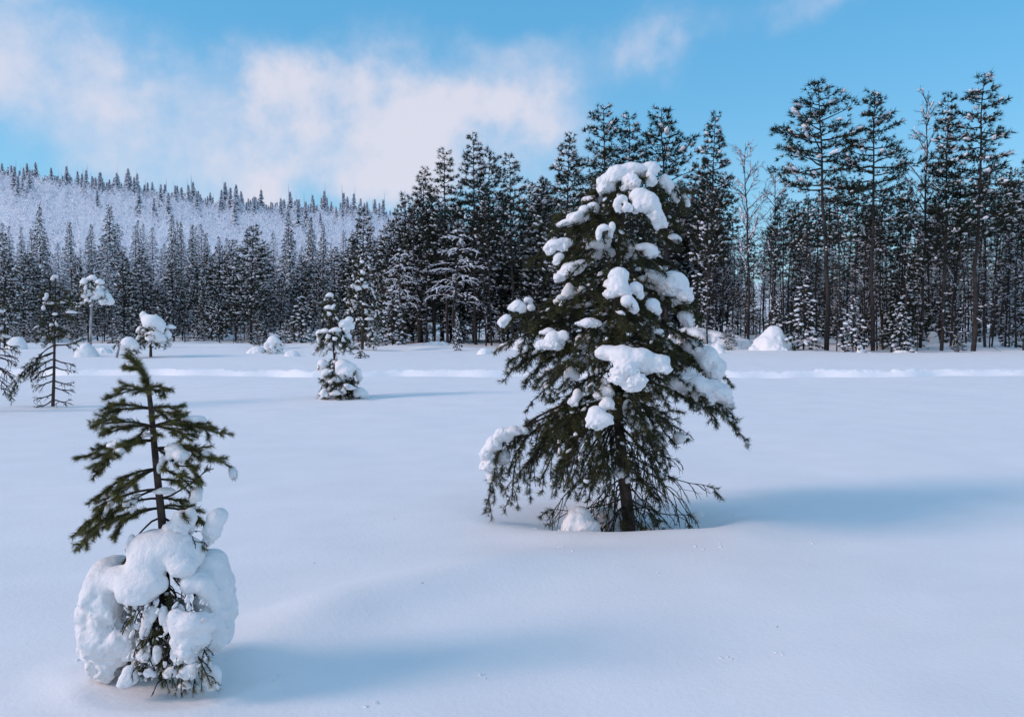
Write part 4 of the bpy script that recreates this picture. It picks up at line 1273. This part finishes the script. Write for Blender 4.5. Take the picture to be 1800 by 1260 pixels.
def params(Y, **kw):
    k = Y / 7.0
    d = dict(bare=.25, shoot=.05 * k ** .55, twig_from=.2, twig_gap=.06 * k ** .35, twig_len=.18 * k ** .45, twig_up=(-.35, .3), sag=.3, sub_gap=.06 * k ** .4, n=16, nlen=.05 * k ** .5, nw=.0048 * k ** .85, ang=52,
             mat=M['needle_main'], dust=.14, pad=.024 * k ** .6, rmin=.0035 * k ** .6, psub=0, sides=4, r=.012 * k ** .5)
    d.update(kw)
    return d


# two-tiered little pine in front of the track
Y2 = 18.9
small_tree('small_pine', 'little two-tiered pine with snow skirt and bare trunk gap, just before the ski track', Y2,
           [(596, 702), (592, 660), (588, 632), (586, 600), (583, 560), (580, 512)],
           rand_branches(26, 632, 690, 596, ([630, 660, 690], [26, 34, 44]), 16, 6, 3) + rand_branches(16, 562, 598, 587, ([560, 580, 600], [18, 28, 28]), 18, 5, 4)
           + rand_branches(9, 514, 560, 582, ([510, 560], [4, 14]), 5, 2, 5),
           [[(567, 640, 9, 9, -14), (563, 650, 6, 8, -14)], [(575, 655, 10, 8, -24), (570, 662, 6, 5, -24)], [(602, 640, 13, 9, -18), (615, 646, 12, 9, -16), (605, 655, 13, 10, -22), (598, 662, 9, 7, -22)],
            [(625, 652, 9, 7, -6), (632, 662, 5, 8, -6)], [(632, 689, 11, 9, -8), (642, 694, 6, 6, -8)], [(570, 690, 6, 8, -26)], [(562, 586, 6, 7, -8), (572, 582, 8, 5, -8), (560, 598, 4, 9, -8)],
            [(604, 568, 8, 7, -6), (614, 562, 7, 6, -6), (608, 578, 6, 8, -6), (618, 574, 4, 6, -4)], [(610, 590, 7, 6, -4), (614, 600, 5, 7, -4)], [(590, 580, 8, 5, -14)], [(580, 518, 5, 4, -2)], [(578, 540, 6, 4, -6)], [(590, 668, 8, 6, -30)], [(612, 680, 8, 5, -30)], [(590, 690, 7, 5, -34)]],
           params(Y2, dust=.3, pad=.045), .045, .012)

# scraggly pine
Y4 = 17.6
br = rand_branches(15, 500, 600, 97, ([480, 520, 560, 600], [10, 26, 32, 34]), 6, 4, 8)
br += [(612, 46, 668, -4, 10, dict(bare=.35)), (620, 22, 696, 0, 16, dict(bare=.55)), (630, 55, 650, 6, 8, dict(dead=.5)), (640, 62, 662, -10, 6, dict(dead=.8, bare=.8)), (605, 140, 598, 0, -6, dict(dead=.7, bare=.8))]
br += [(625 + 8 * i, 93 + (34 if i % 2 else -34) * (1 - .03 * i), 628 + 8 * i + (i % 3) * 4, (i * 7) % 30 - 15, -4, dict(dead=1, bare=.98)) for i in range(11)]
small_tree('scraggly_pine', 'scraggly thin pine with bare lower twigs on the open snow, nearer than the track', Y4,
           [(93, 714), (95, 660), (96, 600), (97, 540), (98, 480)], br,
           [[(97, 486, 5, 3, 0), (92, 490, 3, 3, 0)], [(82, 519, 3, 5, -8), (79, 525, 4, 3, -8)], [(85, 532, 8, 2.5, -10)], [(97, 552, 4, 2.5, -14)], [(90, 571, 3, 3, -16)], [(106, 531, 6, 2.2, -8)], [(76, 541, 3, 4, -6)], [(125, 548, 7, 2.4, -4)]],
           params(Y4, dust=.1, twig_len=.2), .038, .010)
# edge tree
Y5 = 16.5
small_tree('scraggly_pine', 'twiggy bare-branched pine half cut off beyond the scraggly thin pine', Y5,
           [(-22, 716), (-20, 640), (-18, 560), (-16, 470)],
           [(590 + 7 * i, -20 + 48 * (1 if i % 3 else -1) * (1 - .02 * i), 596 + 8 * i + (i % 4) * 4, (i * 9) % 40 - 20, 2, dict(dead=.95, bare=.97)) for i in range(13)] + rand_branches(14, 470, 590, -18, ([470, 590], [12, 36]), 8, 4, 9),
           [[(2, 545, 6, 5, -4)]], params(Y5), .036, .01)
# pine with snow-plastered trunk on a mound
Y6 = 46
small_tree('snow_capped_pine', 'pale snow-plastered slim trunk carrying a lopsided snowy crown above a small mound', Y6,
           [(158, 626), (159, 600), (160, 560), (161, 520), (160, 484)],
           rand_branches(14, 492, 530, 163, ([485, 510, 530], [10, 24, 34]), 10, 4, 12, dict(dust=.5)),
           [[(156, 515, 9, 6, -8), (147, 519, 5, 5, -8)], [(172, 511, 8, 7, -8), (178, 518, 8, 6, -8)], [(186, 520, 8, 7, -4), (193, 529, 7, 7, -4), (183, 530, 9, 5, -6)], [(162, 488, 6, 5, -4)], [(175, 495, 6, 5, -4)], [(148, 494, 5, 6, -4)], [(168, 523, 7, 4, -10)]],
           params(Y6, dust=.45, n=9), .10, .03, 'bark_snowy')
# pad bush
Y7 = 45
small_tree('snow_capped_pine', 'short bushy pine under one huge round snow pad, left of the dark pines', Y7,
           [(265, 629), (265, 610), (265, 585), (262, 552)],
           rand_branches(18, 556, 606, 267, ([550, 580, 606], [16, 26, 32]), 10, 5, 14, dict(dust=.4)),
           [[(268, 566, 17, 13, -14), (280, 572, 11, 11, -12), (258, 560, 9, 8, -10)], [(272, 590, 14, 9, -18), (283, 597, 9, 6, -16), (262, 594, 7, 6, -16)], [(295, 588, 5, 9, -4)], [(252, 553, 5, 6, -2)], [(246, 580, 5, 7, -4)], [(300, 574, 6, 4, 0)]],
           params(Y7, dust=.4, n=9), .09, .03)
small_tree('leaning_pine', 'short leaning stem bent under a snow cap beside the huge snow pad bush', 44,
           [(204, 633), (208, 615), (214, 600), (222, 594)],
           [(598, 240, 612, 0, 8, {}), (600, 205, 606, -6, 6, {}), (600, 232, 622, 6, 8, {}), (605, 238, 618, -8, 6, {})],
           [[(226, 602, 12, 10, -4), (234, 608, 9, 9, -4), (218, 608, 7, 7, -4)]], params(44, n=9), .075, .04, 'bark_snowy')
small_tree('buried_sapling', 'little sapling wholly wrapped in round snow lumps near the plastered trunk foot', 52,
           [(481, 624), (481, 605), (479, 592)], rand_branches(8, 596, 615, 481, ([590, 615], [8, 14]), 6, 2, 15, dict(dust=.5)),
           [[(480, 597, 9, 7, -4), (474, 606, 8, 8, -6), (488, 606, 8, 9, -4), (480, 614, 10, 8, -6)], [(490, 618, 6, 5, -6)]], params(52, n=8), .05, .02)
small_tree('tiny_sapling', 'tiny twiggy sapling poking from the snow behind the two-tiered pine', 42,
           [(634, 634), (634, 622), (634, 616)], rand_branches(7, 618, 630, 634, ([616, 630], [5, 11]), 2, 1, 16), [], params(42, n=8, twig_len=.1), .03, .01)
small_tree('small_pine', 'dark young pine with snow balls standing just behind the two-tiered pine', 60,
           [(637, 614), (637, 560), (638, 480), (639, 430)], rand_branches(36, 440, 606, 638, ([430, 520, 606], [12, 34, 46]), 12, 4, 17, dict(dust=.25)),
           [[(636, 460, 4, 3, -10)], [(637, 478, 4, 4, -12)], [(622, 503, 6, 4, -16), (630, 506, 5, 4, -16)], [(642, 500, 4, 6, -12)], [(616, 568, 5, 3, -16)], [(650, 560, 6, 3, -16)]], params(60, n=8), .12, .03)


# snow mounds and stumps
def mound(label, px, py, w, h, Y, blobs=None, name='snow_mound', seed=1):
    global rng
    rng = np.random.default_rng(seed)
    sc = Y / F
    c = at(px, py, Y)
    c[2] = gz(c[0], c[1])
    mb = MB()
    bl = [(c + np.array([0, 0, -h * sc * .15]), np.array([w * sc, w * sc * .9, h * sc * 1.15]))]
    for (dx, dz, rx, rz) in (blobs or []):
        bl.append((c + np.array([dx * sc, 0, dz * sc]), np.array([rx * sc, rx * sc, rz * sc])))
    snow_body(mb, bl, max(min(w, h) * sc / 10, .02), h * sc * .6, .16, h * sc * .9)
    o = mb.build(name, M['snow'], None, True, c)
    o.location = c
    tag(o, label, 'snow mound')
    return o


mound('smooth white snow dome with a pointed top at the foot of the giant pines', 1353, 614, 37, 16, 57, [(2, 12, 28, 16), (4, 24, 18, 15), (7, 35, 10, 9), (20, 8, 16, 14)], seed=2)
mound('small snow-capped stump on the open snow beside the lone snowy pine', 1265, 621, 10, 10, 51, [(-4, 12, 5, 6)], 'snowy_stump', 3)
mound('small round hump of snow on the open field left of the lone snowy pine', 853, 625, 15, 11, 50, seed=4)
mound('low snow hump at the dark foot of the central forest', 766, 607, 26, 7, 72, seed=5)
mound('oval snow hump right of the sapling wrapped in lumps', 514, 628, 14, 10, 47, seed=6)
mound('spreading snow mound at the foot of the snow-plastered slim trunk', 152, 634, 22, 16, 45, [(0, 14, 9, 10)], seed=7)
mound('flat snow hump behind the slim plastered trunk', 182, 622, 15, 10, 52, seed=8)
mound('snow mound at the foot of the wide dark pine', 452, 622, 18, 12, 53, seed=9)
mound('big soft snowdrift bank seen behind the lone snowy pine', 920, 612, 42, 18, 60, [(14, 4, 30, 16)], seed=10)
mound('long snow bank running between the lone snowy pine and the snow dome', 1255, 616, 62, 26, 64, [(-40, 14, 40, 22), (40, -4, 40, 14)], seed=11)
mound('small snow lump fallen beside the lone snowy pine', 1228, 900, 11, 9, 7.3, [(-9, 2, 6, 6)], 'snow_lump', 12)
mound('snow-covered log hump at the second giant trunk', 1583, 617, 14, 4, 55, seed=13)
mound('snow-wrapped stump between the first two giant trunks', 1512, 617, 6, 14, 55, None, 'snowy_stump', 14)
mound('rounded snow lump deep between the thin trunks beside the leaning giant', 1640, 600, 10, 20, 66, seed=15)
mound('snow heap with broken crown near the corner of the forest', 30, 620, 18, 22, 58, seed=16)

# crumbs of snow and bits of bark dropped on the field
rng = np.random.default_rng(41)
mb, mk = MB(), MB()
for (px, py) in [(1275, 1131), (1283, 1132), (1370, 1130), (1383, 1128), (655, 1222), (640, 1226), (1160, 1003), (1240, 965), (1225, 962), (1270, 960), (1010, 985), (985, 970), (920, 918), (905, 920), (940, 925), (300, 1200), (130, 1175), (480, 1190), (850, 1172), (1430, 950)]:
    b = (py - 575) / F
    Y = CAM_Z / b
    x = (px - 900) / F * Y
    for k in range(3):
        q = np.array([[x + rng.normal() * .012, Y + rng.normal() * .02, 0]])
        q[0, 2] = gz(q[0, 0], q[0, 1]) + .001
        pads(mb, q, rng.uniform(.004, .011), None, 1, .7, .2)
for i in range(14):
    px, py = rng.uniform(20, 1790), 700 + 540 * rng.random() ** 1.3
    Y = CAM_Z / ((py - 575) / F)
    x = (px - 900) / F * Y
    p = np.array([x, Y, gz(x, Y) + .003])
    d = unit(np.array([rng.normal(), rng.normal(), .1]))
    tube(mk, np.array([p, p + d * .008, p + d * .016 + [0, 0, .002]]), .0016, 3)
o = mb.build('snow_crumbs', M['snow'])
tag(o, 'crumbs of snow scattered on the smooth field', 'snow', kind='stuff')
o = mk.build('bark_litter', M['twig'])
tag(o, 'tiny dark bits of bark scattered over the snow field', 'litter', kind='stuff')
